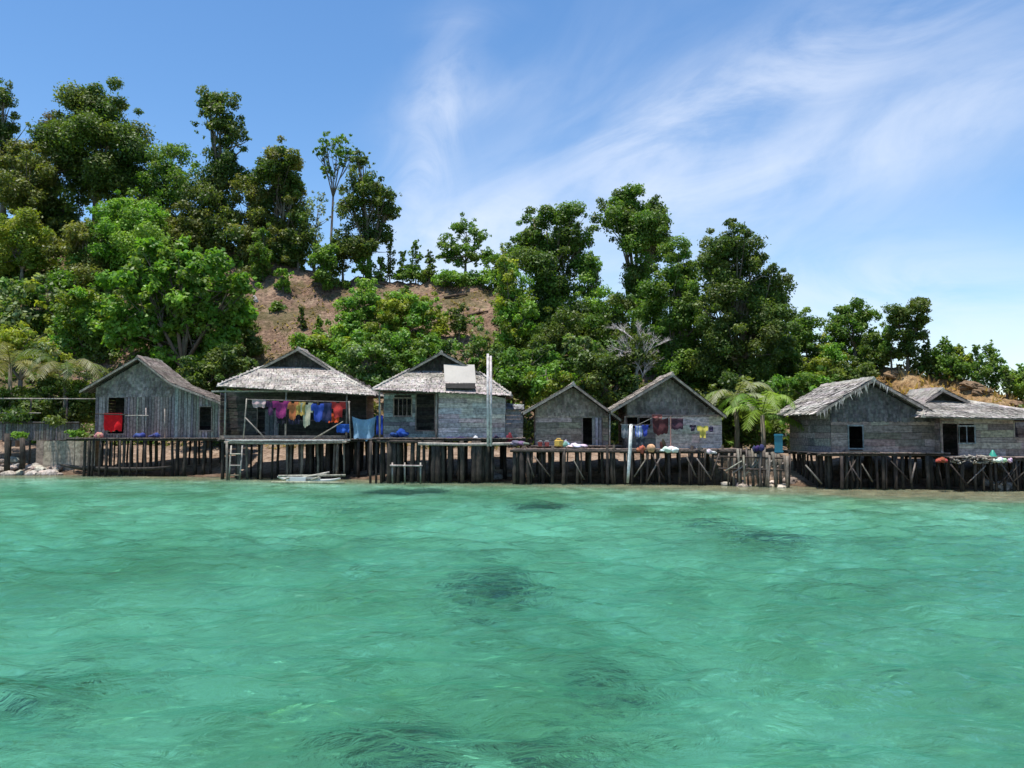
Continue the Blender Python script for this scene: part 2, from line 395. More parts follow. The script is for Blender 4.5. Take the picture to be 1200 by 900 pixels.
def water():
    wx = np.concatenate([np.arange(-130, -30, 2.0), np.arange(-30, 30, .16), np.arange(30, 131, 2.0)])
    wy = np.concatenate([np.arange(-90, 3, 3.0), np.arange(3, 26, .14), np.arange(26, 60, .35)])
    X, Y = np.meshgrid(wx, wy); Z = np.zeros_like(X)
    rg = np.random.default_rng(5)
    for k in range(46):
        lam = .45 * (2.4 / .45) ** rg.random(); th = math.radians(78 + rg.normal() * 32)
        kx, ky = math.cos(th) * 2 * math.pi / lam, math.sin(th) * 2 * math.pi / lam
        wx_, wy_ = fbm(X / 4, Y / 4, 40 + k % 5, 2) * 1.2, fbm(X / 4, Y / 4, 60 + k % 5, 2) * 1.2
        Z += .0082 * lam ** .8 * np.sin(kx * (X + wx_) + ky * (Y + wy_) + rg.random() * 6.28)
    fade = np.clip((30 - abs(X)) / 4, 0, 1) * np.clip((46 - Y) / 16, .3, 1) * np.clip((Y - 2) / 3, 0, 1)
    Z *= fade
    n, m = len(wx), len(wy); V = np.stack([X, Y, Z], -1).reshape(-1, 3)
    i = (np.arange(n - 1)[None, :] + n * np.arange(m - 1)[:, None]).ravel()
    Q = np.stack([i, i + 1, i + n + 1, i + n], 1)
    depth = np.clip(-ground(V[:, 0], V[:, 1]), 0.02, 3.0)
    D = depth[Q].mean(1)[:, None]
    C = np.exp(-np.array([[.275, .068, .080]]) * D) * np.array([[.95, 1.0, .98]])
    o = fastmesh('water', V, Q, C, water_mat(), smooth=True); o['kind'] = 'structure'
    sl.cycles.is_caustics_light = True; o.cycles.is_caustics_caster = True
    bpy.data.objects['seabed'].cycles.is_caustics_receiver = True
water()
#==HOUSES==
# ------------------------------------------------------------------ building kit
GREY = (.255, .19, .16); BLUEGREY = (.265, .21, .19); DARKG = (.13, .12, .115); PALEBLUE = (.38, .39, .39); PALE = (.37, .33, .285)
THATCH_L = (.32, .285, .25); THATCH_M = (.26, .22, .19); THATCH_D = (.15, .135, .125); POLE = (.058, .046, .038); POLE_L = (.34, .30, .26)

def outline(pts):
    xs_, zs_ = [p[0] for p in pts], [p[1] for p in pts]
    return lambda a: float(np.interp(a, xs_, zs_))
def planks(mb, O, A, a0, a1, z0, top, holes=(), orient='h', w=.2, t=.03, pal=GREY, N_=None, vary_k=.42, gap=.015):
    """boards nailed side by side on the vertical plane through O along A; top(a) is the upper edge"""
    A = Vector(A).normalized(); N_ = Vector(N_) if N_ else Vector((A.y, -A.x, 0)); O = Vector((O[0], O[1], 0))
    pt = lambda a, z: O + A * a + Vector((0, 0, z))
    if not callable(top): tv = top; top = lambda a: tv
    S = np.linspace(a0, a1, 160); T = np.array([top(a) for a in S])
    if orient == 'v':
        a = a0
        while a < a1 - .02:
            b = min(a1, a + w * R.uniform(.8, 1.2)); m = (a + b) / 2
            segs = [(z0, None)]; cuts = sorted([(h[2], h[3]) for h in holes if h[0] < m < h[1]])
            cur = z0; outp = []
            for c0, c1 in cuts:
                if c0 > cur + .02: outp.append((cur, c0))
                cur = c1
            outp.append((cur, None))
            for s0, s1 in outp:
                ta, tb = (top(a), top(b)) if s1 is None else (s1, s1)
                if max(ta, tb) < s0 + .03: continue
                j = R.uniform(-.03, .02) if s0 == z0 else 0
                off = N_ * (t * R.uniform(.8, 1.4)); g = gap
                mb.prism([pt(a + g, s0 + j), pt(b - g, s0 + j), pt(b - g, max(tb, s0 + .01)), pt(a + g, max(ta, s0 + .01))], off, vary(pal, vary_k, .09))
            a = b
    else:
        z, zm = z0, T.max()
        while z < zm - .02:
            z1 = min(zm, z + w * R.uniform(.8, 1.2))
            ok = S[T >= z - 1e-6]; ok1 = S[T >= z1 - 1e-6]
            if not len(ok): break
            l0, r0 = ok[0], ok[-1]; l1, r1 = (ok1[0], ok1[-1]) if len(ok1) else ((l0 + r0) / 2 - .01, (l0 + r0) / 2 + .01)
            cuts = sorted([(h[0], h[1]) for h in holes if h[2] < z1 - .03 and h[3] > z + .03])
            segs, cur = [], (l0, l1)
            for c0, c1 in cuts:
                if c0 > cur[0] + .05: segs.append((cur, (c0, c0)))
                cur = (c1, c1)
            segs.append((cur, (r0, r1)))
            for (lb, lt), (rb, rt) in segs:
                if rb - lb < .04: continue
                js = [0, 1]; L = rb - lb
                if L > 1.6: js = [0] + sorted(R.uniform(.15, .85) for _ in range(int(L / 1.7))) + [1]
                for q0, q1 in zip(js[:-1], js[1:]):
                    f = lambda l, r, q: l + (r - l) * q
                    off = N_ * (t * R.uniform(.8, 1.4)); g = gap; tl = R.uniform(-.012, .012)
                    mb.prism([pt(f(lb, rb, q0), z + tl), pt(f(lb, rb, q1), z - tl), pt(f(lt, rt, q1), z1 - g - tl), pt(f(lt, rt, q0), z1 - g + tl)], off, vary(pal, vary_k, .09))
            z = z1
def thatch(mb, eL, eR, tR, tL, pal=THATCH_L, row=.2, sw=.075, slab=.07, ragged=1.0, lift=.035, under=None):
    """overlapping leaf bundles from the eave (eL-eR) up to the top edge (tL-tR)"""
    eL, eR, tR, tL = map(Vector, (eL, eR, tR, tL))
    n = (eR - eL).cross((tL + tR) / 2 - eL).normalized()
    L = ((tL + tR) / 2 - (eL + eR) / 2).length; rows = max(2, int(L / row))
    down = ((eL + eR) / 2 - (tL + tR) / 2).normalized()
    q = [eL, eR, tR, tL] if (tR - tL).length > .02 else [eL, eR, tR]
    mb.prism(q, -n * slab, under or tuple(x * .6 for x in pal))
    for r in range(rows):
        t0 = r / rows
        a, b = eL.lerp(tL, t0), eR.lerp(tR, t0); W = (b - a).length
        rc = vary(pal, .16, .03)
        k = 0
        while k < W:
            wd = sw * R.uniform(.6, 1.5); s0, s1 = k / W, min(1, (k + wd) / W)
            ln = row * R.uniform(1.5, 2.1); dp = row * R.uniform(.05, .38) * ragged * (1.4 if r == 0 else 1)
            p0, p1 = a.lerp(b, s0), a.lerp(b, s1)
            up = -down * min(ln, L * (1 - t0) * .98)
            h0 = n * R.uniform(.004, .02); h1 = n * (lift * R.uniform(.5, 1.5))
            sk = (b - a).normalized() * R.uniform(-.05, .05)
            col = vary(rc, .19, .04)
            if R.random() < .07: col = tuple(x * .45 for x in col)
            mb.add([p0 + down * dp + h1 + sk, p1 + down * dp * R.uniform(.6, 1.3) + h1 * R.uniform(.7, 1.2) + sk, p1 + up + h0, p0 + up + h0], [(0, 1, 2, 3)], col)
            k += wd * .8
def cap(mb, a, b, w=.14, h=.09, pal=THATCH_L):
    a, b = Vector(a), Vector(b); d = (b - a).normalized(); s = d.cross(Vector((0, 0, 1))).normalized() * w; n = max(3, int((b - a).length / .5))
    for i in range(n):
        p, q = a.lerp(b, i / n), a.lerp(b, (i + 1.06) / n); u = Vector((0, 0, h * R.uniform(.8, 1.3))); dn = Vector((0, 0, -w * .8))
        mb.add([p - s + dn, p + u, p + s + dn, q - s + dn, q + u, q + s + dn], [(0, 1, 4, 3), (1, 2, 5, 4), (0, 3, 5, 2), (0, 2, 1), (3, 4, 5)], vary(pal, .15))
def deck(root, x0, x1, y0, y1, z, pal=GREY, name='floor', along='y', w=.16):
    mb = MB()
    if along == 'y':
        x = x0
        while x < x1:
            ww = w * R.uniform(.7, 1.3); e = R.uniform(-.12, .06)
            mb.box((x + ww / 2, (y0 + e + y1) / 2, z - .02 + R.uniform(-.01, .012)), (ww * .94, y1 - y0 - e, .045), vary(pal, .25)); x += ww
    for yy in np.arange(y0 + .15, y1, 1.4):
        mb.tube([(x0 - .15, yy, z - .12), ((x0 + x1) / 2, yy + R.uniform(-.05, .05), z - .13 + R.uniform(-.02, .02)), (x1 + .15, yy, z - .12)], .065, vary(POLE, .2), 6)
    return mb.build(name, 'plank_v', root)
def stilt(root, x, y, zt, r=None, pal=POLE, lean=.06, zb=None, name='stilt'):
    r = r or R.uniform(.05, .1); zb = (gz(x, y) - .25) if zb is None else zb
    mb = MB(); lx, ly = R.uniform(-lean, lean), R.uniform(-lean, lean); pts = []
    for i in range(5):
        t = i / 4; pts.append((x + lx * (1 - t) + R.uniform(-.02, .02), y + ly * (1 - t), zb + (zt - zb) * t))
    mb.tube(pts, [r * R.uniform(.9, 1.15) for _ in pts], vary(pal, .35), 7)
    return mb.build(name, 'pole', root, smooth=True)
def stilts(root, x0, x1, ys, zt, n, rr=(.05, .1), pal=POLE, jit=.35):
    for y in ys:
        for i in range(n):
            x = x0 + (x1 - x0) * (i + .5 + R.uniform(-jit, jit)) / n
            stilt(root, x, y + R.uniform(-.12, .12), zt - .16, R.uniform(*rr), pal)
def post(root, p0, p1, r=.045, pal=POLE_L, name='post', mat='pole'):
    mb = MB(); a, b = Vector(p0), Vector(p1)
    mb.tube([a, a.lerp(b, .5) + Vector((R.uniform(-.015, .015),) * 2 + (0,)), b], [r, r * .95, r * .88], vary(pal, .12), 7); return mb.build(name, mat, root, smooth=True)
def frame(root, x0, x1, z0, z1, y, pal=GREY, name='window', d=.05, bars=0):
    mb = MB(); w = .07
    mb.box(((x0 + x1) / 2, y, z1 + w / 2), (x1 - x0 + 2 * w, d, w), vary(pal)); mb.box(((x0 + x1) / 2, y, z0 - w / 2), (x1 - x0 + 2 * w, d, w), vary(pal))
    for x in (x0 - w / 2, x1 + w / 2): mb.box((x, y, (z0 + z1) / 2), (w, d * .96, z1 - z0), vary(pal))
    for k in range(bars): mb.box((x0 + (x1 - x0) * (k + 1) / (bars + 1), y, (z0 + z1) / 2), (.04, d * .8, z1 - z0), vary(pal))
    return mb.build(name, 'plank_v', root)
def rect(pxa, pxb, pyt, pyb, Y):
    a, b = P(pxa, pyb, Y), P(pxb, pyt, Y); return a.x, b.x, a.z, b.z   # x0,x1,z0,z1
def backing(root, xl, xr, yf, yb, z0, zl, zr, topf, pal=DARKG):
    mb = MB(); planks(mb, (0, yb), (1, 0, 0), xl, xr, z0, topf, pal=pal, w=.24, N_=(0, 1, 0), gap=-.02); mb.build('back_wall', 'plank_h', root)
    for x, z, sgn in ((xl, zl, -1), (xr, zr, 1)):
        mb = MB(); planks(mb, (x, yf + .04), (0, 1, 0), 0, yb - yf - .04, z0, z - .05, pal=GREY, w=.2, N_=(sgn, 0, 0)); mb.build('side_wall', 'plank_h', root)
def gable_roof(root, pts, yf, yb, pal=THATCH_L, palu=None, **kw):
    mb = MB()
    n = len(pts); k = max(range(n), key=lambda i: pts[i][1])
    for i in range(n - 1):
        (xa, za), (xb, zb) = pts[i], pts[i + 1]
        if i < k: thatch(mb, (xa, yb, za), (xa, yf, za), (xb, yf, zb), (xb, yb, zb), pal, **kw)
        else: thatch(mb, (xb, yf, zb), (xb, yb, zb), (xa, yb, za), (xa, yf, za), pal, **kw)
    ro = mb.build('roof', 'thatch', root)
    c = MB(); cap(c, (pts[k][0], yf - .03, pts[k][1] + .02), (pts[k][0], yb, pts[k][1] + .02), pal=pal); c.build('ridge_cap', 'thatch', ro)
    b = MB()
    for i in range(n - 1):                              # barge boards along the front edge
        p, q = Vector((pts[i][0], yf - .02, pts[i][1] - .02)), Vector((pts[i + 1][0], yf - .02, pts[i + 1][1] - .02)); d = Vector((0, 0, -.14))
        b.prism([p, q, q + d, p + d], (0, .035, 0), vary(THATCH_M, .1))
        # poles under the thatch
        for yy in np.arange(yf + .5, yb, .9):
            b.tube([Vector((p.x, yy, p.z - .12)), Vector((q.x, yy, q.z - .12))], .03, POLE, 5)
    b.build('rafters', 'pole', ro)
    return ro
def woven(root, x0, x1, z0, topf, y, pal=BLUEGREY, name='gable'):
    """upper gable closed with rows of leaf thatch on a backing sheet"""
    mb = MB(); S = np.linspace(x0, x1, 60); z = z0; zm = max(topf(a) for a in S)
    planks(mb, (0, y + .03), (1, 0, 0), x0, x1, z0 - .02, topf, pal=tuple(v * .5 for v in pal), w=.3, t=.02)
    while z < zm - .05:
        ok = [a for a in S if topf(a) >= z + .05]
        if not ok: break
        x = ok[0]
        while x < ok[-1]:
            w = R.uniform(.07, .17); h = R.uniform(.22, .34); l = min(.05, .05)
            tz = min(z + h, topf(x + w / 2)); o = R.uniform(.02, .055)
            mb.add([(x, y - o, z - R.uniform(.02, .1)), (x + w, y - o * R.uniform(.7, 1.2), z - R.uniform(.02, .1)), (x + w, y - .005, tz), (x, y - .005, tz)], [(0, 1, 2, 3)], vary(pal, .3))
            x += w * .85
        z += .21
    return mb.build(name, 'thatch', root)
def dutch_roof(root, fl, fr, tl, tr, ap, yf, yt, yb, pal=THATCH_L, over=.25):
    """hipped roof with a small open gable above the front slope; fl.. are (x,z)"""
    mb = MB(); A = lambda p, y: Vector((p[0], y, p[1]))
    thatch(mb, A(fl, yf), A(fr, yf), A(tr, yt), A(tl, yt), pal)
    zsl = fl[1] - .12; zsr = fr[1] - .12
    bl, br = (fl[0], yb + 1.0, fl[1]), (fr[0], yb + 1.0, fr[1])
    thatch(mb, bl, A(fl, yf), A(tl, yt), (tl[0], yb, tl[1]), pal, slab=.06); thatch(mb, A(fr, yf), br, (tr[0], yb, tr[1]), A(tr, yt), pal, slab=.06)
    thatch(mb, br, bl, (tl[0], yb, tl[1]), (tr[0], yb, tr[1]), pal, slab=.06)
    ya = yt - over
    thatch(mb, (tl[0], yb, tl[1]), (tl[0] - .08, ya, tl[1] - .03), A(ap, ya), (ap[0], yb, ap[1]), pal, slab=.05)
    thatch(mb, (tr[0] + .08, ya, tr[1] - .03), (tr[0], yb, tr[1]), (ap[0], yb, ap[1]), A(ap, ya), pal, slab=.05)
    ro = mb.build('roof', 'thatch', root)
    c = MB(); cap(c, A(ap, ya - .02), (ap[0], yb, ap[1] + .03), pal=pal)
    c.build('ridge_cap', 'thatch', ro)
    for p, q in ((A(tl, yt), A(fl, yf)), (A(tr, yt), A(fr, yf))):
        c = MB(); cap(c, p + Vector((0, 0, .05)), q + Vector((0, 0, .05)), .12, .07, tuple(min(.5, v * 1.15) for v in pal)); c.build('hip_cap', 'thatch', ro)
    g = MB(); tf = outline([(tl[0] + .1, tl[1]), (ap[0], ap[1] - .1), (tr[0] - .1, tr[1])])
    w = woven(root, tl[0] + .1, tr[0] - .1, tl[1] + .02, tf, yt + .35, (.085, .07, .062))
    e = MB()
    for s_, p in ((-1, tl), (1, tr)):
        a_, b_ = A(ap, ya - .03) + Vector((0, 0, -.05)), A(p, ya - .03) + Vector((s_ * .1, 0, -.08)); e.prism([a_, b_, b_ + Vector((0, 0, -.12)), a_ + Vector((0, 0, -.12))], (0, .04, 0), vary(THATCH_M, .1))
    e.build('barge_board', 'plank_h', ro)
    return ro
def door_leaf(root, x0, x1, z0, z1, y, pal=GREY, ang=0.0):
    mb = MB(); planks(mb, (x0, y), (math.cos(ang), math.sin(ang), 0), 0, x1 - x0, z0, z1, orient='v', w=.2, t=.03, pal=pal)
    mb.box((x0 + (x1 - x0) / 2 * math.cos(ang), y - .05 + (x1 - x0) / 2 * math.sin(ang), z0 + (z1 - z0) * .25), ((x1 - x0) * .95, .03, .1), vary(pal), rz=ang)
    d = mb.build('door', 'plank_v', root); h = MB(); h.box((x0 + (x1 - x0) * .85, y - .06, (z0 + z1) / 2), (.04, .05, .14), (.05, .05, .05)); h.build('handle', 'plastic', d); return d

# ------------------------------------------------------------------ houses
def house_grey():
    Y = 53.0
    x0, z0 = XZ(111, 513, Y); x1, _ = XZ(271, 513, Y); xm, _ = XZ(200, 513, Y)
    r = thing('stilt_house', 'grey gabled stilt house with a red cloth hanging in its doorway', 'house', ((x0 + x1) / 2, Y, z0), 'stilt houses along the shore')
    Yr = Y - .75; pts = [XZ(93, 458, Yr), XZ(161, 418, Yr), XZ(199, 448, Yr), XZ(274, 477, Yr)]
    tf0 = outline(pts); tf = lambda a: tf0(a) - .2
    gable_roof(r, pts, Yr, Y + 2.9, THATCH_M)
    dr = rect(126.5, 146.5, 466, 508, Y); wn = rect(234, 248, 477, 504, Y)
    gz0 = P(0, 464, Y).z
    mb = MB(); planks(mb, (0, Y), (1, 0, 0), x0, xm, z0, lambda a: min(tf(a), gz0), [dr], 'v', .2, .03, BLUEGREY); mb.build('wall', 'plank_v', r)
    woven(r, x0, xm, gz0, tf, Y - .01, BLUEGREY)
    mb = MB(); planks(mb, (0, Y + .03), (1, 0, 0), xm, x1, z0, tf, [wn], 'v', .2, .03, (.27, .245, .225)); mb.build('wall', 'plank_v', r)
    frame(r, *wn, Y - .04, BLUEGREY); frame(r, *dr, Y - .03, BLUEGREY, 'door_frame')
    backing(r, x0, x1, Y, Y + 2.7, z0, tf(x0), tf(x1), tf)
    deck(r, P(107, 0, Y).x, x1 + .1, Y - 1.5, Y + 2.8, z0)
    stilts(r, P(109, 0, Y - 1.4).x, P(196, 0, Y).x, (Y - 1.35, Y + 1.2), z0, 11)
    stilts(r, P(198, 0, Y - 1.2).x, P(272, 0, Y).x, (Y - 1.2, Y + 2.0), z0, 7, (.05, .12))
house_grey()

def house_laundry():
    Y = 49.5; Yf = Y - .9
    z0 = P(0, 514, Y).z; x0, x1 = P(272, 0, Y).x, P(447, 0, Y).x
    r = thing('stilt_house', 'open fronted stilt house with pale thatch and a bright clothes line across its veranda', 'house', ((x0 + x1) / 2, Y, z0), 'stilt houses along the shore')
    yt = Y + 1.3
    dutch_roof(r, XZ(255, 452, Yf), XZ(441, 463, Yf), XZ(309, 430, yt), XZ(385, 431, yt), XZ(349, 408, yt - .25), Yf, yt, Y + 3.4, (.36, .325, .29), .25)
    zt = P(0, 456, Y).z
    for px in (274, 343, 412): post(r, (P(px, 0, Y - .4).x, Y - .4, z0), (P(px, 0, Y - .4).x, Y - .4, P(0, 456, Y).z + .05), .06, PALE)
    post(r, (P(451, 0, Y - .4).x, Y - .4, z0), (P(450, 0, Y - .4).x, Y - .4, P(0, 475, Y).z), .06, PALE)
    yb = Y + 2.3; dr = rect(302, 317, 470, 506, yb); w2 = rect(352, 372, 472, 492, yb)
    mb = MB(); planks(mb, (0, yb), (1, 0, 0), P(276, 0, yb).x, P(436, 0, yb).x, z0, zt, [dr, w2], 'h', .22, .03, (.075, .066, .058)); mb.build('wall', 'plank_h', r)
    frame(r, *dr, yb - .04, GREY, 'door_frame'); frame(r, *w2, yb - .04, GREY)
    mb = MB(); planks(mb, (0, yb - .12), (1, 0, 0), P(320, 0, yb).x, P(336, 0, yb).x, z0 + .1, P(0, 480, yb).z, orient='v', w=.3, pal=(.20, .205, .205)); mb.build('wall_panel', 'plank_v', r)
    for px, s in ((276, -1), (436, 1)):
        mb = MB(); planks(mb, (P(px, 0, yb).x, yb - (1.2 if s < 0 else .6)), (0, 1, 0), 0, 2.6, z0, zt - .15, orient='h', w=.22, pal=GREY, N_=(s, 0, 0)); mb.build('side_wall', 'plank_h', r)
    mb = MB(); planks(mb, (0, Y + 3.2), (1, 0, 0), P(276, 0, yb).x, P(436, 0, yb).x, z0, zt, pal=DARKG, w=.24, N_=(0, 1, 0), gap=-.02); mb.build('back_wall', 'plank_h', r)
    deck(r, x0, x1 + .3, Y - .7, Y + 3.2, z0)
    stilts(r, x0, x1, (Y - .5, Y + 1.2), z0, 11, (.06, .12)); stilts(r, P(360, 0, Y).x, x1 + .2, (Y + .2, Y + 1.6), z0, 8, (.1, .2))
    # low rail board along the veranda
    mb = MB(); mb.box(((x0 + P(412, 0, Y).x) / 2, Y - .45, z0 + .12), (P(412, 0, Y).x - x0, .04, .16), vary(GREY)); mb.box((P(330, 0, Y).x, Y - .43, P(0, 459, Y).z), (P(412, 0, Y).x - P(274, 0, Y).x, .06, .1), vary(POLE_L)); mb.build('rail', 'plank_h', r)
house_laundry()

def drying_platform():
    Y = 48.0; z = P(0, 516, Y).z; x0, x1 = P(273, 0, Y).x, P(412, 0, Y).x
    r = thing('drying_platform', 'bleached plank platform on crooked poles in front of the open fronted house', 'platform', ((x0 + x1) / 2, Y + .6, gz((x0 + x1) / 2, Y)))
    mb = MB()
    for k in range(9):
        yy = Y + k * .12; e0, e1 = R.uniform(-.2, .3), R.uniform(-.3, .2)
        mb.box(((x0 + e0 + x1 + e1) / 2, yy, z + R.uniform(-.015, .02) - (.0 if k else .03)), (x1 + e1 - x0 - e0, .11, .07), vary((.55, .52, .46), .15))
    mb.build('planks', 'plank_h', r)
    mb = MB()
    for yy in (Y + .1, Y + .9): mb.tube([(x0, yy, z - .12), ((x0 + x1) / 2, yy, z - .2), (x1, yy, z - .1)], .07, vary(POLE_L), 7)
    mb.build('beam', 'pole', r)
    for px in (276, 287, 295, 311, 315, 342, 345, 358, 376, 396, 401, 406):
        stilt(r, P(px, 0, Y).x, Y + R.uniform(0, .9), z - .08, R.uniform(.05, .1), (.2, .17, .14), .15)
    # frame poles of the clothes line
    for a, b in (((289, 467), (285, 515)), ((287, 489), (311, 514)), ((402, 494), (368, 514)), ((409, 470), (411, 515))):
        post(r, P(*b, Y + .35), P(*a, Y + .35), .042, (.27, .24, .21))
    post(r, P(289, 468, Y + .35), P(411, 471, Y + .35), .02, (.27, .24, .21), 'clothes_line')
    l = thing('ladder', 'pale pole ladder leaning against the drying platform down into the water', 'ladder', P(276, 562, Y - .25))
    for a, b in (((271, 522), (268, 563)), ((284, 522), (280.5, 562))): post(l, P(b[0], b[1] + 3, Y - .3), P(a[0], a[1], Y - .1), .05, PALE, 'rail')
    for py in (532, 545.5, 557): post(l, P(269.5, py, Y - .22), P(282.5, py, Y - .22), .04, PALE, 'rung')
drying_platform()

def house_white():
    Y = 47.0; Yf = Y - .8; z0 = P(0, 513, Y).z; x0, xm, x1 = P(451, 0, Y).x, P(516.5, 0, Y).x, P(592, 0, Y).x
    r = thing('stilt_house', 'stilt house with whitewashed board front and a white sheet propped on its thatch', 'house', ((x0 + x1) / 2, Y, z0), 'stilt houses along the shore')
    yt = Y + 1.2
    ro = dutch_roof(r, XZ(437, 456, Yf), XZ(599, 463, Yf), XZ(480, 434, yt), XZ(562, 437, yt), XZ(517, 412, yt - .3), Yf, yt, Y + 3.4, (.325, .29, .26), .3)
    # propped white sheet
    ys = Y + .2; a, b, c, d = P(521, 449, ys - .1), P(558, 450, ys - .1), P(556, 428.5, ys + .75), P(520, 428, ys + .75)
    mb = MB(); mb.prism([a, b, c, d], (0, .01, .06), (.34, .31, .275))
    s = mb.build('propped_sheet', 'sheet', ro)
    mb = MB(); mb.prism([P(522, 454.6, Y - .76), P(557, 455.2, Y - .76), P(557, 449, Y - .26), P(522, 449, Y - .26)], (0, .03, -.04), (.02, .018, .016)); mb.build('gap_shade_panel', 'plank_h', ro)  # shade of the gap below the sheet, painted as a near-black panel on the thatch
    mb = MB()
    for p, q in ((a, d), (b, c)): mb.tube([p + Vector((0, .05, -.02)), p + Vector((0, .12, -.42))], .03, POLE, 6); mb.tube([q + Vector((0, -.04, -.02)), q + Vector((0, .05, -.5))], .03, POLE, 6)
    mb.build('prop', 'pole', s)
    zt = P(0, 460, Y).z
    mb = MB(); planks(mb, (0, Y), (1, 0, 0), xm, x1, z0, lambda q: P(0, 457, Y).z + (q - xm) * -.06, (), 'h', .3, .03, (.52, .465, .43), vary_k=.25); mb.build('wall', 'plank_h', r)
    yb = Y + 1.1; dr = rect(488, 509, 461.5, 504, yb); w2 = rect(462, 482, 467, 487, yb)
    mb = MB(); planks(mb, (0, yb), (1, 0, 0), x0, xm + .1, z0, zt, [dr, w2], 'h', .25, .03, (.25, .25, .245)); mb.build('porch_wall', 'plank_h', r)
    frame(r, *dr, yb - .04, GREY, 'door_frame'); frame(r, *w2, yb - .04, GREY, bars=3)
    mb = MB(); planks(mb, (xm, Y), (0, 1, 0), .05, 1.1, z0, zt, orient='h', w=.25, pal=GREY, N_=(-1, 0, 0)); mb.build('side_wall', 'plank_h', r); mb = MB(); planks(mb, (x1, Y), (0, 1, 0), .05, 3.2, z0, zt - .2, orient='h', w=.25, pal=PALEBLUE, N_=(1, 0, 0)); mb.build('side_wall', 'plank_h', r); mb = MB(); planks(mb, (x0, yb), (0, 1, 0), .05, 2.1, z0, zt - .2, orient='h', w=.25, pal=GREY, N_=(-1, 0, 0)); mb.build('side_wall', 'plank_h', r)
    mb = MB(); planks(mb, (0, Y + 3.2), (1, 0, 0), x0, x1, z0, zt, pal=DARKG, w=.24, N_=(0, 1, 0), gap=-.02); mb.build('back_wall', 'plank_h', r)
    post(r, (x0, Y - .3, z0), (x0 - .05, Y - .3, P(0, 458, Y).z), .06, PALE); post(r, (xm - .12, Y - .1, z0), (xm - .12, Y - .1, zt), .06, PALE)
    # lean-to
    yl = Y + .9; mb = MB(); planks(mb, (0, yl), (1, 0, 0), x1 + .05, P(612, 0, yl).x, z0, P(0, 478, yl).z, (), 'h', .28, .03, (.42, .40, .39), vary_k=.2); mb.build('lean_to_wall', 'plank_h', r); mb = MB(); planks(mb, (P(612, 0, yl).x, yl), (0, 1, 0), .04, 1.6, z0, P(0, 479, yl).z, orient='h', w=.28, pal=PALEBLUE, N_=(1, 0, 0)); mb.build('lean_to_wall', 'plank_h', r)
    mb = MB(); e = P(614, 478, yl); f = P(588, 474, yl)
    thatch(mb, (f.x, yl - .2, e.z - .05), (e.x, yl - .2, e.z - .1), (e.x, yl + 1.8, e.z + .25), (f.x, yl + 1.8, e.z + .35), (.3, .3, .3)); mb.build('lean_to_roof', 'thatch', r)
    deck(r, x0 - .2, P(612, 0, Y).x, Y - 1.9, Y + 3.2, z0)
    mb = MB(); mb.tube([P(490, 520, Y - 2), P(545, 521, Y - 2), P(600, 520, Y - 2)], .09, POLE_L, 7); mb.tube([P(440, 517, Y - 1.9), P(520, 518, Y - 1.9)], .08, POLE, 7); mb.build('beam', 'pole', r)
    for px, rr in ((461, .14), (465, .16), (471, .1), (487, .12), (494, .1), (500, .09), (511, .14), (516, .16), (521, .13), (530, .15), (539, .08), (543, .13), (557, .17), (562, .18), (567, .16), (572, .17), (578, .1), (440, .08), (446, .07), (452, .08)):
        stilt(r, P(px, 0, Y - 1.8).x, Y - 1.8 + R.uniform(-.1, .3), z0 - .15, rr, POLE, .05)
    stilts(r, x0, x1 + .5, (Y, Y + 1.6), z0, 9, (.08, .14))
    f = thing('landing_frame', 'pale three legged pole frame standing in the shallows below the white fronted house', 'pole frame', P(476, 567, Y - 2.6))
    for px in (460, 474.5, 493): post(f, P(px, 569, Y - 2.6), P(px - .3, 542, Y - 2.6), .05, PALE, 'leg')
    post(f, P(457, 545.5, Y - 2.68), P(495, 546, Y - 2.68), .05, PALE, 'cross_bar')
    m = thing('mast_pole', 'tall pale twin pole standing before the white fronted house', 'pole', P(573, 560, Y - 2))
    for px in (571.8, 575.2): post(m, P(px, 523, Y - 2.05), P(px - .2, 414.5 if px < 573 else 417, Y - 2.05), .075, (.62, .59, .54), 'shaft')
house_white()

def house_small():
    Y = 46.0; z0 = P(0, 522, Y).z; x0, x1 = P(627, 0, Y).x, P(709, 0, Y).x
    r = thing('stilt_house', 'small weathered gabled stilt house with its plank door ajar', 'house', ((x0 + x1) / 2, Y, z0), 'stilt houses along the shore')
    Yr = Y - .7; pts = [XZ(613, 483, Yr), XZ(672, 449, Yr), XZ(728, 491, Yr)]; tf0 = outline(pts); tf = lambda a: tf0(a) - .2
    gable_roof(r, pts, Yr, Y + 3.6, (.33, .29, .255))
    dr = rect(683, 705, 489.5, 521, Y); g0 = P(0, 486.5, Y).z
    mb = MB(); planks(mb, (0, Y), (1, 0, 0), x0, x1, z0, lambda a: min(tf(a), g0), [dr], 'h', .3, .03, (.31, .24, .195)); mb.build('wall', 'plank_h', r)
    woven(r, x0, x1, g0, tf, Y - .01, (.26, .20, .165))
    frame(r, *dr, Y - .03, GREY, 'door_frame'); xd = P(690.5, 0, Y).x; door_leaf(r, xd, dr[1], z0, dr[3], Y - .06, (.25, .24, .235), -.12)
    backing(r, x0, x1, Y, Y + 3.2, z0, tf(x0), tf(x1), tf)
    post(r, (P(709.5, 0, Y).x, Y - .55, z0), (P(710, 0, Y).x, Y - .55, P(0, 485, Y).z), .05)
    deck(r, x0 - .3, P(722, 0, Y).x, Y - .8, Y + 3.2, z0); stilts(r, x0, P(722, 0, Y).x, (Y + 1.6,), z0, 7)
house_small()

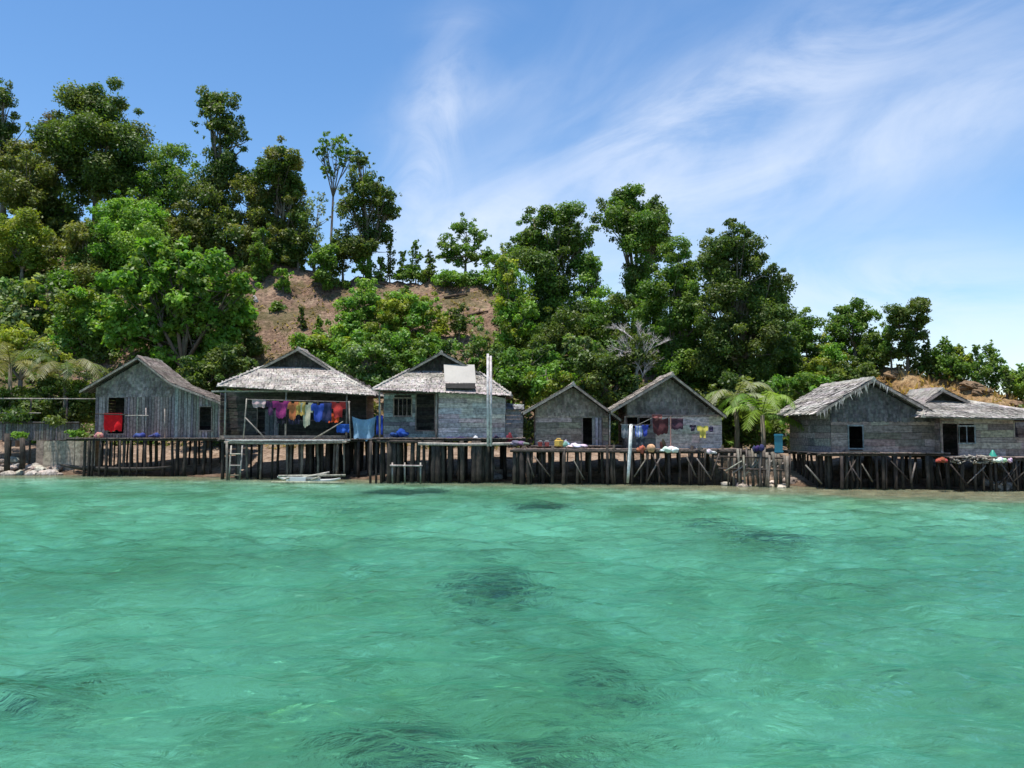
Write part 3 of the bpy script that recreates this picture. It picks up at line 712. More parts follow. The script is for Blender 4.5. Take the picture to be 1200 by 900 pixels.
def house_striped():
    Y = 45.0; z0 = P(0, 527, Y).z; x0, xm, x1 = P(731, 0, Y).x, P(763, 0, Y).x, P(838, 0, Y).x
    r = thing('stilt_house', 'gabled stilt house with a pale lower wall, maroon cloth and yellow shirt hanging out', 'house', ((x0 + x1) / 2, Y, z0), 'stilt houses along the shore')
    Yr = Y - .8; pts = [XZ(716, 481, Yr), XZ(788, 438, Yr), XZ(851, 487, Yr)]; tf0 = outline(pts); tf = lambda a: tf0(a) - .2
    gable_roof(r, pts, Yr, Y + 4.0, (.33, .285, .24))
    g0 = P(0, 487, Y).z; w1 = rect(733, 747, 489, 497, Y); w2 = rect(749, 762, 489.5, 497, Y)
    mb = MB(); planks(mb, (0, Y), (1, 0, 0), xm, x1, z0, g0, (), 'h', .42, .03, (.52, .45, .40), vary_k=.16); mb.build('wall', 'plank_h', r)
    mb = MB(); planks(mb, (0, Y + .02), (1, 0, 0), x0, xm, z0, g0, [w1, w2], 'h', .3, .03, (.22, .21, .205)); mb.build('wall', 'plank_h', r)
    frame(r, *w1, Y - .03); frame(r, *w2, Y - .03)
    woven(r, x0, x1, g0, tf, Y - .02, (.22, .175, .16))
    mb = MB(); mb.box(((x0 + x1) / 2, Y - .06, g0), (x1 - x0, .05, .1), vary(GREY)); mb.build('tie_beam', 'plank_h', r)
    backing(r, x0, x1, Y, Y + 3.6, z0, tf(x0), tf(x1), tf)
    deck(r, x0 - .4, x1 + .1, Y - .9, Y + 3.6, z0); stilts(r, x0, x1, (Y + 1.6,), z0, 7)
house_striped()

def jetty():
    Y0, Y1 = 44.2, 43.0; za, zb = P(0, 525, Y0).z, P(0, 530, Y1).z
    xa, xb = P(602, 0, Y0).x, P(862, 0, Y1).x; z = (za + zb) / 2 + .05
    r = thing('jetty', 'long dark boardwalk on many poles fronting the two small gabled houses', 'jetty', ((xa + xb) / 2, 43.8, z))
    n = 60; mb = MB()
    for i in range(n * 2):
        t = i / (n * 2); x = xa + (xb - xa) * t; yy = Y0 + (Y1 - Y0) * t
        mb.box((x, yy + .95, z + R.uniform(-.012, .012)), ((xb - xa) / n / 2 * .95, 1.9 + R.uniform(-.15, .15), .05), vary(GREY, .25))
    mb.tube([(xa - .2, Y0 - .02, z - .1), ((xa + xb) / 2, (Y0 + Y1) / 2, z - .12), (xb + .2, Y1, z - .1)], .08, POLE, 7)
    mb.tube([(xa, Y0 + 1.6, z - .1), (xb, Y1 + 1.6, z - .1)], .08, POLE, 7)
    mb.build('planks', 'plank_v', r)
    px = 603
    while px < 860:
        t = (px - 602) / 240; yy = Y0 + (Y1 - Y0) * t + R.uniform(0, .3)
        thick = px < 622 or 652 < px < 662
        stilt(r, P(px, 0, yy).x, yy, z - .03 + (R.uniform(.05, .35) if R.random() < .2 else 0), R.uniform(.1, .16) if thick else R.uniform(.04, .09), POLE, .12)
        px += R.uniform(3, 5) if thick else R.choice([R.uniform(2.5, 4), R.uniform(6, 13)])
    for k in range(11):
        px = R.uniform(606, 838); t = (px - 602) / 240; yy = Y0 + (Y1 - Y0) * t + 1.5
        stilt(r, P(px, 0, yy).x, yy, z - .1, R.uniform(.06, .12), POLE, .08)
    for k in range(9):
        a = R.uniform(606, 840); t = (a - 602) / 240; yy = Y0 + (Y1 - Y0) * t - .08; d = R.choice([-1, 1]) * R.uniform(6, 22)
        post(r, P(a, R.uniform(556, 564), yy), P(a + d, R.uniform(531, 540), yy), R.uniform(.025, .045), R.choice([POLE, (.2, .17, .145), (.12, .1, .085)]), 'brace')
    w = MB(); yy = 43.1; w.tube([P(735.5, 566, yy), P(737, 545, yy), P(738.5, 522, yy), P(739.5, 498, yy)], [.07, .09, .095, .09], (.72, .70, .66), 8)
    w.lathe(P(739.5, 498, yy), [(.09, -.01), (.06, .04)], (.72, .70, .66), 8)
    tag(w.build('mooring_post', 'pole', None, P(737, 550, yy), True), 'crooked white painted post at the boardwalk edge beside hanging blue cloth', 'post')
jetty()

def house_broad():
    Y = 40.5; z0 = P(0, 530, Y).z; xs0, x1 = P(962, 0, Y).x, P(1084, 0, Y).x
    r = thing('stilt_house', 'broad stilt house with shaggy pale thatch and one small square window', 'house', ((xs0 + x1) / 2, Y, z0), 'stilt houses along the shore')
    Yr = Y - .6; pts = [XZ(957, 484, Yr), XZ(1024, 443.5, Yr), XZ(1098, 485, Yr)]; tf0 = outline(pts); tf = lambda a: tf0(a) - .22
    gable_roof(r, pts, Yr, Y + 6.2, (.38, .35, .315), row=.26, ragged=1.6, lift=.07)
    g0 = P(0, 493, Y).z; w1 = rect(995, 1010, 499.5, 525, Y)
    mb = MB(); planks(mb, (0, Y), (1, 0, 0), xs0, x1, z0, g0, [w1], 'h', .34, .03, (.27, .205, .18)); mb.build('wall', 'plank_h', r)
    frame(r, *w1, Y - .03, (.2, .2, .2)); woven(r, xs0, x1, g0, tf, Y - .02, (.135, .115, .112))
    mb = MB(); a, b = P(988, 527.5, Y), P(1021, 527.5, Y); mb.box(((a.x + b.x) / 2, Y - .35, a.z - .06), (b.x - a.x, .6, .06), (.08, .08, .08), ry=0); mb.box(((a.x + b.x) / 2, Y - .62, a.z - .1), (b.x - a.x + .3, .05, .09), (.06, .06, .06)); mb.build('window_shelf', 'plank_h', r)
    mb = MB(); planks(mb, (xs0, Y + .03), (0, 1, 0), 0, 5.9, z0, tf(xs0) - .02, orient='h', w=.34, pal=(.24, .205, .18), N_=(-1, 0, 0)); mb.build('side_wall', 'plank_h', r)
    mb = MB(); planks(mb, (x1, Y + .03), (0, 1, 0), 0, 5.9, z0, tf(x1), orient='h', w=.3, pal=GREY, N_=(1, 0, 0)); mb.build('side_wall', 'plank_h', r)
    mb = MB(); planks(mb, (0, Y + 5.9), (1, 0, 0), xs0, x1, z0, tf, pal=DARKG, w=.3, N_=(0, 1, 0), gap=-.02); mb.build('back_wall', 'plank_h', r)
    # loose fronds hanging under the front edge
    mb = MB()
    for k in range(46):
        t = R.random(); x = pts[0][0] + (pts[1][0] - pts[0][0]) * t if R.random() < .75 else pts[1][0] + (pts[2][0] - pts[1][0]) * t
        z = tf0(x) - .05; l = R.uniform(.15, .5); w = R.uniform(.03, .07); dx = R.uniform(-.15, .15)
        mb.add([(x, Yr - .03, z), (x + w, Yr - .03, z), (x + w * .4 + dx, Yr - .06, z - l)], [(0, 1, 2)], vary((.40, .37, .33), .3))
    mb.build('hanging_fronds', 'thatch', r)
    deck(r, P(918, 0, Y + 4).x - .2, x1 + .1, Y - .7, Y + 5.9, z0)
    stilts(r, xs0 - .1, x1 + .1, (Y - .5,), z0, 16, (.04, .1), jit=.8); stilts(r, xs0, x1, (Y + .8, Y + 2.6), z0, 8, (.06, .12))
    for k in range(7):
        a = R.uniform(955, 1080); yy = Y - .65; d = R.choice([-1, 1]) * R.uniform(5, 22)
        post(r, P(a, R.uniform(560, 570), yy), P(a + d, R.uniform(537, 545), yy), R.uniform(.025, .045), R.choice([POLE, (.2, .17, .145), (.12, .1, .085)]), 'brace')
    for k in range(14): yy = Y + .3 + k * .42; stilt(r, xs0 - .05 + R.uniform(-.15, .1), yy, z0 - .14, R.uniform(.05, .1), POLE)
house_broad()

def house_east():
    Y = 40.0; z0 = P(0, 534.5, Y).z; x0, xa, x1 = P(1086, 0, Y).x, P(1187, 0, Y).x, P(1262, 0, Y).x
    r = thing('stilt_house', 'low stilt house at the right end with hipped patched thatch and an open doorway', 'house', ((x0 + x1) / 2, Y, z0), 'stilt houses along the shore')
    Yf = Y - .7; yt = Y + 1.5
    dutch_roof(r, XZ(1082, 488, Yf), XZ(1268, 492, Yf), XZ(1083, 469, yt), XZ(1130, 470.5, yt), XZ(1105, 455.5, yt - .4), Yf, yt, Y + 4.5, (.34, .31, .28), .4)
    dr = rect(1105, 1121, 496, 534, Y); w1 = rect(1124, 1141, 500, 519, Y); w2 = rect(1189, 1212, 495, 512, Y)
    mb = MB(); planks(mb, (0, Y), (1, 0, 0), x0, x1, z0, P(0, 489, Y).z, [dr, w1, w2], 'h', .32, .03, (.32, .245, .20)); mb.build('wall', 'plank_h', r)
    frame(r, *dr, Y - .03, GREY, 'door_frame'); frame(r, *w1, Y - .03, (.3, .3, .3), bars=1); frame(r, *w2, Y - .03)
    post(r, (xa, Y - .12, z0), (xa, Y - .12, P(0, 490, Y).z), .06, POLE_L)
    for x, s in ((x0, -1), (x1, 1)):
        mb = MB(); planks(mb, (x, Y + .04), (0, 1, 0), 0, 4.6, z0, P(0, 490, Y).z, orient='h', w=.3, pal=GREY, N_=(s, 0, 0)); mb.build('side_wall', 'plank_h', r)
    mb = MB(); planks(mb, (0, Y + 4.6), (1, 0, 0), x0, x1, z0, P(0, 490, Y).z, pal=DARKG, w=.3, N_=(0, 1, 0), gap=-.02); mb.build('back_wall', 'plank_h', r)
    deck(r, x0, x1, Y - 1.3, Y + 4.6, z0)
    for k in range(8):
        a = R.uniform(1090, 1195); yy = Y - 1.25; d = R.choice([-1, 1]) * R.uniform(5, 24)
        post(r, P(a, R.uniform(562, 572), yy), P(a + d, R.uniform(542, 550), yy), R.uniform(.025, .045), R.choice([POLE, (.22, .19, .16), (.13, .11, .095)]), 'brace')
    stilts(r, x0 + .1, P(1200, 0, Y).x, (Y - 1.1,), z0, 16, (.04, .09), jit=.8); stilts(r, x0, x1, (Y + .6, Y + 2.4), z0, 9, (.06, .12))
house_east()

# ------------------------------------------------------------------ hanging cloth
def cloth(name, label, cat, px0, px1, pyt, pyb, Y, col, kind='cloth', group='clothes hung out to dry', sag=.0, col2=None):
    a, b = P(px0, pyt, Y), P(px1, pyb, Y); W, H = b.x - a.x, a.z - b.z
    nx, ny = 16, 12; vs, fs, cs = [], [], []; ph = R.uniform(0, 6); fr = R.uniform(7, 12); am = min(.12, W * .1)
    for j in range(ny + 1):
        t = j / ny
        for i in range(nx + 1):
            s = i / nx; x = a.x + W * (.5 + (s - .5) * (1 - .14 * t + .03 * math.sin(5 * t + ph)))
            z = a.z - H * t * (1 + .05 * math.sin(9 * s + ph) + .03 * math.sin(23 * s)) - sag * math.sin(math.pi * s)
            y = Y + am * .75 * (math.sin(fr * s + ph + t) * (.5 + .5 * t)) + .02 * math.sin(9 * t + ph)
            vs.append((x, y, z))
    for j in range(ny):
        for i in range(nx):
            s, t = (i + .5) / nx, (j + .5) / ny
            if kind == 'shirt' and t > .42 and not .2 < s < .8: continue
            if kind == 'shirt' and t < .12 and .4 < s < .6: continue
            if kind == 'trousers' and t > .3 and .44 < s < .56: continue
            q = j * (nx + 1) + i; fs.append((q, q + 1, q + nx + 2, q + nx + 1))
            c = col2 if (col2 and i % 6 < 2) else col; cs.append(vary(c, .06, .02))
    m = MB(); m.v, m.f, m.c = vs, fs, cs
    o = m.build(name, 'cloth', None, (a.x + W / 2, Y, b.z)); 
    sm = o.modifiers.new('thickness', 'SOLIDIFY'); sm.thickness = .012
    return tag(o, label, cat, group)
YL = 48.33
for nm, lb, ct, a, b, t, bt, c, k in [
    ('garment', 'pale pink cloth at the left end of the clothes line', 'garment', 296, 311, 468, 475, (.62, .42, .42), 'cloth'),
    ('garment', 'dark purple shirt on the clothes line beside the magenta one', 'garment', 313, 321, 470, 484, (.09, .02, .09), 'shirt'),
    ('garment', 'magenta shirt on the clothes line', 'garment', 320, 339, 470, 487, (.34, .02, .17), 'shirt'),
    ('garment', 'orange shirt on the clothes line behind the middle veranda post', 'garment', 337, 349, 471, 489, (.58, .17, .05), 'shirt'),
    ('garment', 'mustard yellow cloth on the clothes line', 'garment', 347, 357, 471, 484, (.55, .36, .08), 'cloth'),
    ('garment', 'cream shirt hanging lowest on the clothes line', 'garment', 353, 366, 472, 497, (.66, .58, .40), 'shirt'),
    ('garment', 'royal blue shirt on the clothes line', 'garment', 365, 381, 473, 491, (.03, .08, .46), 'shirt'),
    ('garment', 'navy cloth on the clothes line between blue shirt and red cloth', 'garment', 379, 388, 472, 492, (.02, .025, .10), 'cloth'),
    ('garment', 'scarlet shirt at the right end of the clothes line', 'garment', 388, 404, 471, 487, (.62, .035, .03), 'shirt'),
    ]: cloth(nm, lb, ct, a - .8, b + .8, t, bt + 2.5, YL, tuple(v * .68 + .02 for v in c), k)
cloth('garment', 'orange red cloth hanging below the scarlet shirt', 'garment', 384, 398, 484, 495, 48.6, (.55, .09, .03))
cloth('garment', 'dark blue trousers hung behind the cream shirt', 'garment', 338, 352, 486, 497, 48.8, (.03, .03, .06), 'trousers')
cloth('garment', 'black trousers hung behind the magenta shirt', 'garment', 324, 336, 486, 497, 48.8, (.02, .02, .03), 'trousers')
cloth('tarpaulin', 'light blue net sheet draped over the rail between the two hipped houses', 'tarpaulin', 413, 440, 488, 512, 48.9, (.22, .36, .50), sag=.2, group='blue sheets on the veranda')
cloth('tarpaulin', 'deep blue sheet hanging beside the corner post of the veranda', 'tarpaulin', 441, 449, 487, 510, 48.8, (.02, .05, .30), group='blue sheets on the veranda')
cloth('tarpaulin', 'small bright blue cloth low on the veranda under the scarlet shirt', 'tarpaulin', 394, 410, 497, 507, 48.7, (.03, .10, .42), group='blue sheets on the veranda')
YD = 52.9
cloth('red_cloth', 'red cloth hanging in the doorway of the grey house', 'cloth', 122, 143.5, 484, 505, YD - .2, (.62, .015, .02), group=None)
rk = thing('bamboo_rack', 'thin pale bamboo rack on the deck of the grey house', 'rack', P(163, 512, 52.3))
post(rk, P(147, 487, 52.2), P(174, 487, 52.2), .035, PALE, 'cross_bar'); post(rk, P(171, 513, 52.25), P(171, 478, 52.25), .035, PALE, 'upright'); post(rk, P(193, 513, 52.3), P(193, 479, 52.3), .035, POLE_L, 'upright'); post(rk, P(112, 485, 52.2), P(150, 486, 52.2), .04, POLE, 'cross_bar')
Y5 = 44.1
for nm, lb, a, b, t, bt, c, k, c2 in [
    ('garment', 'blue and white striped cloth beside the white post', 744, 753, 499, 512, (.55, .60, .72), 'cloth', (.10, .16, .5)),
    ('garment', 'deep blue shirt next to the striped cloth', 752, 760, 498, 511, (.03, .06, .40), 'shirt', None),
    ('garment', 'black trousers hanging under the striped cloth', 745, 756, 512, 523, (.03, .045, .06), 'trousers', None),
    ('garment', 'grey sheet hung left of the white post', 728, 736, 497, 513, (.22, .23, .25), 'cloth', None),
    ('garment', 'maroon cloth sagging under the eave of the pale walled house', 764, 784, 489, 507, (.085, .018, .022), 'cloth', None),
    ('garment', 'dark plum cloth hung beside the maroon cloth under the eave', 784, 801, 490, 503, (.075, .03, .05), 'cloth', None),
    ('garment', 'dusky red cloth strip hanging high beside the window of the pale walled house', 764, 776, 486, 493, (.28, .09, .08), 'cloth', None),
    ('garment', 'small dark patterned top left of the yellow shirt', 808, 816, 498, 505, (.05, .03, .06), 'shirt', None),
    ('garment', 'yellow shirt on the pale wall', 817, 830, 499, 513, (.62, .52, .10), 'shirt', None),
    ('garment', 'small dark cloth right of the yellow shirt', 830.5, 836, 500, 506, (.06, .04, .09), 'cloth', None)]:
    cloth(nm, lb, 'garment', a, b, t, bt, Y5, tuple(v * .75 + .015 for v in c), k, col2=c2, sag=.12 if 'sagging' in lb else 0)
ln = MB(); ln.tube([P(727, 497, Y5), P(745, 499, Y5), P(764, 490, Y5), P(802, 490, Y5), P(838, 499, Y5)], .014, (.3, .28, .25), 6)
tag(ln.build('clothes_line', 'pole', None, P(780, 495, Y5)), 'thin line carrying clothes along the pale walled house', 'line')
st = MB(); st.tube([P(786, 488, Y5 - .1), P(786, 526, Y5 - .2)], .03, (.42, .22, .18), 6)
tag(st.build('prop_stick', 'pole', None, P(786, 526, Y5 - .2)), 'thin reddish stick propping the line before the pale wall', 'stick')

# ------------------------------------------------------------------ goods on the decks
def bundle(name, label, cat, px, py, Y, w, h, col, seed, mat='cloth', group=None, sub=3, rough=.32, d=None):
    c = P(px, py, Y); m = MB(); rr = random.Random(seed); k = 4 if w > .45 else 3
    for i in range(k):
        t = (i + .5) / k - .5; hh = h * rr.uniform(.45, 1.0) * (1.1 - abs(t))
        m.rock((c.x + t * w * .8, Y + rr.uniform(-.12, .12), c.z + hh * .35), (w / k * rr.uniform(.75, 1.15), (d or w * .5) / 2, hh * .6), tuple(x * rr.uniform(.75, 1.2) for x in col), seed * 7 + i, sub, .6)
    return tag(m.build(name, mat, None, tuple(c), True), label, cat, group)
def bucket(label, px, py, Y, r, h, col, group='buckets and tubs on the decks'):
    c = P(px, py, Y); t = thing('bucket', label, 'bucket', c, group)
    m = MB(); m.lathe(c, [(r * .75, 0), (r, h), (r * 1.06, h), (r * 1.06, h * .94), (r * .93, h * .94), (r * .7, .02)], col, 14); m.build('body', 'plastic', t, smooth=False)
    m = MB(); m.tube([c + Vector((-r, 0, h * .95)), c + Vector((-r * .6, -.02, h * 1.35)), c + Vector((r * .6, -.02, h * 1.35)), c + Vector((r, 0, h * .95))], .012, (.5, .5, .5), 5); m.build('handle', 'plastic', t)
def jerrycan(label, px, py, Y, w, h, col):
    c = P(px, py, Y); t = thing('jerrycan', label, 'jerrycan', c); m = MB()
    m.lathe(c + Vector((0, 0, 0)), [(w * .46, 0), (w * .5, .04), (w * .5, h * .72), (w * .42, h * .82), (w * .12, h * .84)], col, 4); m.build('body', 'plastic', t)
    m = MB(); m.tube([c + Vector((-w * .28, 0, h * .82)), c + Vector((-w * .2, 0, h)), c + Vector((w * .15, 0, h)), c + Vector((w * .22, 0, h * .82))], .03, col, 6); m.build('handle', 'plastic', t)
    m = MB(); m.lathe(c + Vector((w * .3, 0, h * .8)), [(.05, 0), (.05, .1), (.03, .11)], (.1, .1, .1), 8); m.build('cap', 'plastic', t)
bundle('cloth_bundle', 'blue bundle heaped on the porch left of the dark door', 'bundle', 467, 511, 46.4, 1.0, .5, (.02, .05, .22), 3)
bundle('cloth_bundle', 'dark navy heap under the whitewashed wall', 'bundle', 538, 516, 46, 1.5, .35, (.03, .035, .08), 5)
bundle('cloth_bundle', 'white sack lying on the deck left of the twin pole', 'sack', 559, 517, 45.6, .5, .3, (.5, .5, .5), 8)
bundle('cloth_bundle', 'dark heap of rags right of the twin pole', 'bundle', 583, 518, 45.6, .7, .4, (.05, .045, .06), 9)
bundle('cloth_bundle', 'maroon rag heap at the corner of the lean-to', 'bundle', 597, 519, 45.4, .5, .6, (.16, .03, .04), 10)
bundle('cloth_bundle', 'grey nets heaped on the deck before the lean-to', 'bundle', 609, 521, 45, 1.0, .4, (.14, .14, .16), 12)
for k, (px, c, lb) in enumerate([(633, (.4, .05, .04), 'small red bucket left of the yellow jerrycan, nearer the corner'), (641, (.5, .08, .07), 'small red bucket next to the yellow jerrycan')]): bucket(lb, px, 523, 44.4, .13, .22, c)
jerrycan('yellow jerrycan on the boardwalk', 655, 523, 44.3, .5, .42, (.58, .36, .07))
bundle('cloth_bundle', 'white heap of fish netting before the ajar door', 'nets', 676, 524, 44.3, 1.1, .3, (.55, .54, .52), 14)
bundle('cloth_bundle', 'blue grey bundle beside the doorway of the small gabled house', 'bundle', 664, 523, 44.4, .35, .35, (.25, .30, .38), 15)
bundle('sack', 'orange brown sack right of the white post', 'sack', 751, 529, 43.5, .5, .42, (.32, .12, .06), 16)
m = MB(); c = P(763, 530, 43.4); m.lathe(c, [(.13, 0), (.22, .12), (.24, .26), (.18, .38), (.08, .44)], (.58, .34, .2), 14)
tag(m.build('basket', 'thatch', None, tuple(c), True), 'round tan basket on the boardwalk edge', 'basket')
bundle('sack', 'white sacks spread on the boardwalk under the pale wall', 'sack', 784, 529, 43.3, 1.0, .36, (.6, .6, .6), 18)
bundle('cloth_bundle', 'black heap on the boardwalk below the yellow shirt', 'bundle', 815, 530, 43.4, .7, .4, (.03, .03, .035), 20)
bundle('cloth_bundle', 'dark bundle sitting against the pale wall', 'bundle', 777, 526, 44, .35, .6, (.05, .035, .03), 22)
bundle('sack', 'pale sack at the right end of the boardwalk', 'sack', 832, 531, 43.2, .6, .28, (.5, .48, .46), 23)
for k, (px, lb) in enumerate([(163, 'blue bundle left on the deck of the grey house beside the bamboo rack'), (181, 'blue and dark bundle under the bamboo rack, nearer the window')]): bundle('cloth_bundle', lb, 'bundle', px, 512, 52, .7, .35, (.05, .07, .18), 30 + k)
bundle('cloth_bundle', 'pinkish heap below the door of the grey house', 'bundle', 116, 512, 52, .6, .4, (.42, .24, .2), 35)
m = MB(); c = P(912.5, 531, 42.5); m.box((c.x, 42.5, c.z + .5), (.42, .05, 1.02), (.025, .17, .23)); m.box((c.x, 42.46, c.z + .95), (.48, .06, .06), (.03, .2, .3)); m.box((c.x, 42.46, c.z + .08), (.48, .06, .06), (.03, .2, .3))
tag(m.build('turquoise_board', 'plastic', None, tuple(c)), 'turquoise board standing beside the broad thatched house', 'board')
bundle('cloth_bundle', 'dark violet heap on the crooked pole fence', 'bundle', 888, 528, 42, .5, .55, (.05, .04, .09), 40)
bundle('sack', 'orange red sack below the open doorway at the right end', 'sack', 1103, 541, 38.85, .6, .26, (.30, .075, .05), 41)
m = MB(); c = P(1163.5, 536, 39.2); m.lathe(c, [(.2, 0), (.19, .05), (.05, .33), (.02, .36)], (.03, .28, .2), 12)
tag(m.build('green_cone', 'plastic', None, tuple(c), True), 'small green cone standing on the deck at the right end', 'cone')
bundle('sack', 'white sack lying right of the green cone', 'sack', 1170, 541, 38.8, .7, .36, (.62, .6, .58), 44)
bundle('sack', 'smaller white sack at the edge of the deck near the right end', 'sack', 1182, 541, 38.8, .35, .28, (.6, .58, .55), 45)
for k in range(9):
    px = 1122 + k * 4.6; y = 38.75 + R.uniform(-.1, .2); c = P(px, 544 - abs(k - 5) * -.2, y); m = MB()
    for j in range(5): m.tube([c + Vector((R.uniform(-.3, .3), R.uniform(-.2, .2), .05 + j * .07)), c + Vector((R.uniform(-.3, .3), R.uniform(-.2, .2), .1 + j * .08))], R.uniform(.025, .06), vary((.3, .26, .22), .3), 6)
    tag(m.build('driftwood', 'pole', None, tuple(c)), 'grey driftwood sticks heaped below the window of the right end house', 'driftwood', 'driftwood on the deck at the right end')

# crooked pole fence and stones between the boardwalk and the broad house
def pole_fence():
    r = thing('pole_fence', 'crooked stick fence between the boardwalk and the broad thatched house', 'fence', P(880, 560, 42))
    for k in range(22):
        px = 846 + k * 3.3; yy = 42.6 - k * .05 + R.uniform(-.2, .2)
        stilt(r, P(px, 0, yy).x, yy, P(0, R.uniform(524, 536), yy).z, R.uniform(.04, .08), (.19, .16, .13), .2, name='picket')
    for py in (535, 549): post(r, P(842, py, 42.7), P(918, py + 2, 41.6), .05, POLE, 'rail')
    for k in range(7):
        a = R.uniform(846, 900); post(r, P(a, R.uniform(550, 560), 42.4), P(a + R.uniform(12, 26), R.uniform(532, 545), 42.2), .04, POLE_L, 'brace')
pole_fence()

# ------------------------------------------------------------------ left bank
def plank_fence():
    Y = 55; r = thing('plank_fence', 'low dark plank fence under palms at the left edge', 'fence', P(50, 513, Y)); x0, x1 = P(-30, 0, Y).x, P(109, 0, Y).x
    mb = MB(); planks(mb, (0, Y), (1, 0, 0), x0, x1, P(0, 516, Y).z, P(0, 494, Y).z, orient='v', w=.19, t=.03, pal=(.15, .135, .125)); mb.build('boards', 'plank_v', r)
    post(r, (x0, Y - .06, P(0, 495, Y).z), (x1, Y - .06, P(0, 496, Y).z), .05, POLE, 'rail')
    for px in (10, 52, 93): stilt(r, P(px, 0, Y).x, Y + .1, P(0, 466, Y).z, .06, POLE, .05, name='post')
    post(r, P(-30, 467, Y), P(113, 467.5, Y), .045, PALE, 'top_pole'); post(r, P(0, 484, Y), P(48, 484, Y), .035, PALE, 'middle_pole')
plank_fence()
def seawall(px0, px1, pyt, pyb, Y, label):
    m = MB(); a, b = P(px0, pyb, Y), P(px1, pyt, Y); n = 8
    for k in range(n):
        xa, xb = a.x + (b.x - a.x) * k / n, a.x + (b.x - a.x) * (k + 1) / n; za = b.z + R.uniform(-.04, .04)
        m.prism([(xa, Y, a.z - .8), (xb - .01, Y, a.z - .8), (xb - .01, Y + R.uniform(0, .04), za), (xa, Y + R.uniform(0, .04), za)], (0, .6, 0), vary((.40, .33, .265), .16))
    tag(m.build('seawall', 'concrete', None, (a.x, Y, a.z)), label, 'wall')
seawall(42, 112, 517, 537, 54.6, 'pale concrete seawall left of the grey house')
seawall(563, 625, 536, 549, 51.5, 'short pale seawall seen through the stilts under the whitewashed house')
ROCKC = [(.42, .37, .32), (.33, .29, .25), (.5, .44, .37), (.28, .22, .18)]
for i in range(46):
    px = R.uniform(-8, 72); py = R.uniform(536, 554) if px > 30 else R.uniform(524, 554); Y = 52.9 + (554 - py) * .09; c = P(px, py, Y); s = R.uniform(.14, .36)
    m = MB(); m.rock((c.x, Y, gz(c.x, Y) + s * .3 + max(0, (545 - py)) * .02), (s * R.uniform(.9, 1.5), s, s * R.uniform(.55, .8)), vary(R.choice(ROCKC)), i, 2, .4)
    tag(m.build('shore_rock', 'stone', None, (c.x, Y, gz(c.x, Y)), False), 'rough pale stone in the tumbled heap at the left shore', 'rock', 'stones heaped at the left shore')
for px, t, b, lb in ((8, 508, 552, 'thick dark mooring post at the far left of the shore'), (26, 513, 545, 'shorter dark mooring post right of the far left one')):
    m = MB(); m.tube([P(px, b + 4, 53), P(px + .6, (t + b) / 2, 53), P(px, t, 53)], [.19, .17, .15], POLE, 9)
    tag(m.build('mooring_post', 'pole', None, P(px, b, 53), True), lb, 'post')
def hull(mb, a, b, wid, dep, sheer, col, n=14, th=.04):
    """hollow dugout from a to b (tips), open on top"""
    a, b = Vector(a), Vector(b); d = (b - a); L = d.length; d.normalize(); s = Vector((-d.y, d.x, 0)); prof = 7; outer = []; inner = []
    for i in range(n + 1):
        t = i / n; w = wid / 2 * max(.06, math.sin(math.pi * t) ** .45); dp = dep * max(.25, math.sin(math.pi * t) ** .5); zt = sheer * (2 * t - 1) ** 4
        for k in range(prof):
            u = math.pi * k / (prof - 1); c = a + d * (L * t) + s * (-math.cos(u) * w) + Vector((0, 0, zt - dp * math.sin(u))); outer.append(c)
            inner.append(a + d * (L * (t * .97 + .015)) + s * (-math.cos(u) * w * .85) + Vector((0, 0, zt - dp * .82 * math.sin(u))))
    fs = []; O = len(outer)
    for i in range(n):
        for k in range(prof - 1):
            q = i * prof + k; fs.append((q, q + prof, q + prof + 1, q + 1)); fs.append((O + q, O + q + 1, O + q + prof + 1, O + q + prof))
        for k in (0, prof - 1): q = i * prof + k; fs.append((q, O + q, O + q + prof, q + prof))
    mb.add(outer + inner, fs, col)
def canoe():
    Y = 52.0; r = thing('dugout_canoe', 'long dark dugout canoe lying along the shore below the grey house', 'canoe', P(135, 553, Y), 'canoes at the village')
    mb = MB(); hull(mb, P(70, 546, Y), P(201, 548, Y - .3), .6, .36, .12, (.075, .062, .055)); mb.build('hull', 'pole', r, smooth=True)
    for px in (105, 135, 166): m = MB(); p = P(px, 547.2, Y - .12); m.box((p.x, p.y, p.z - .03), (.16, .5, .03), (.1, .08, .07)); m.build('thwart', 'plank_h', r)
canoe()
def outrigger():
    Y = 46.3; r = thing('outrigger_canoe', 'small white outrigger canoe with pale poles lying across it in front of the platform', 'canoe', P(360, 566, Y), 'canoes at the village')
    mb = MB(); hull(mb, P(325, 560, Y + .3), P(399, 562, Y - .4), .55, .3, .1, (.62, .60, .56)); mb.build('hull', 'plastic', r, smooth=True)
    for a, b in (((326, 558), (405, 557)), ((350, 561), (386, 553.5))): post(r, P(*a, Y - .4), P(*b, Y + .2), .07, (.6, .57, .52), 'pole')
    for px in (340, 372): p = P(px, 559.5, Y); post(r, (p.x, Y - 1.3, p.z - .05), (p.x + .15, Y + .4, p.z + .08), .045, (.58, .55, .5), 'boom')
    a, b = P(318, 565.5, Y - 1.35), P(404, 566, Y - 1.55); post(r, a, b, .085, (.6, .58, .52), 'float')
    p = P(347, 563, Y - .5); m = MB(); m.box((p.x, Y - .45, p.z + .02), (1.1, .2, .34), (.68, .66, .63)); m.box((p.x + .9, Y - .4, p.z + .12), (.9, .12, .1), (.4, .37, .33)); m.build('splash_board', 'plastic', r)
outrigger()
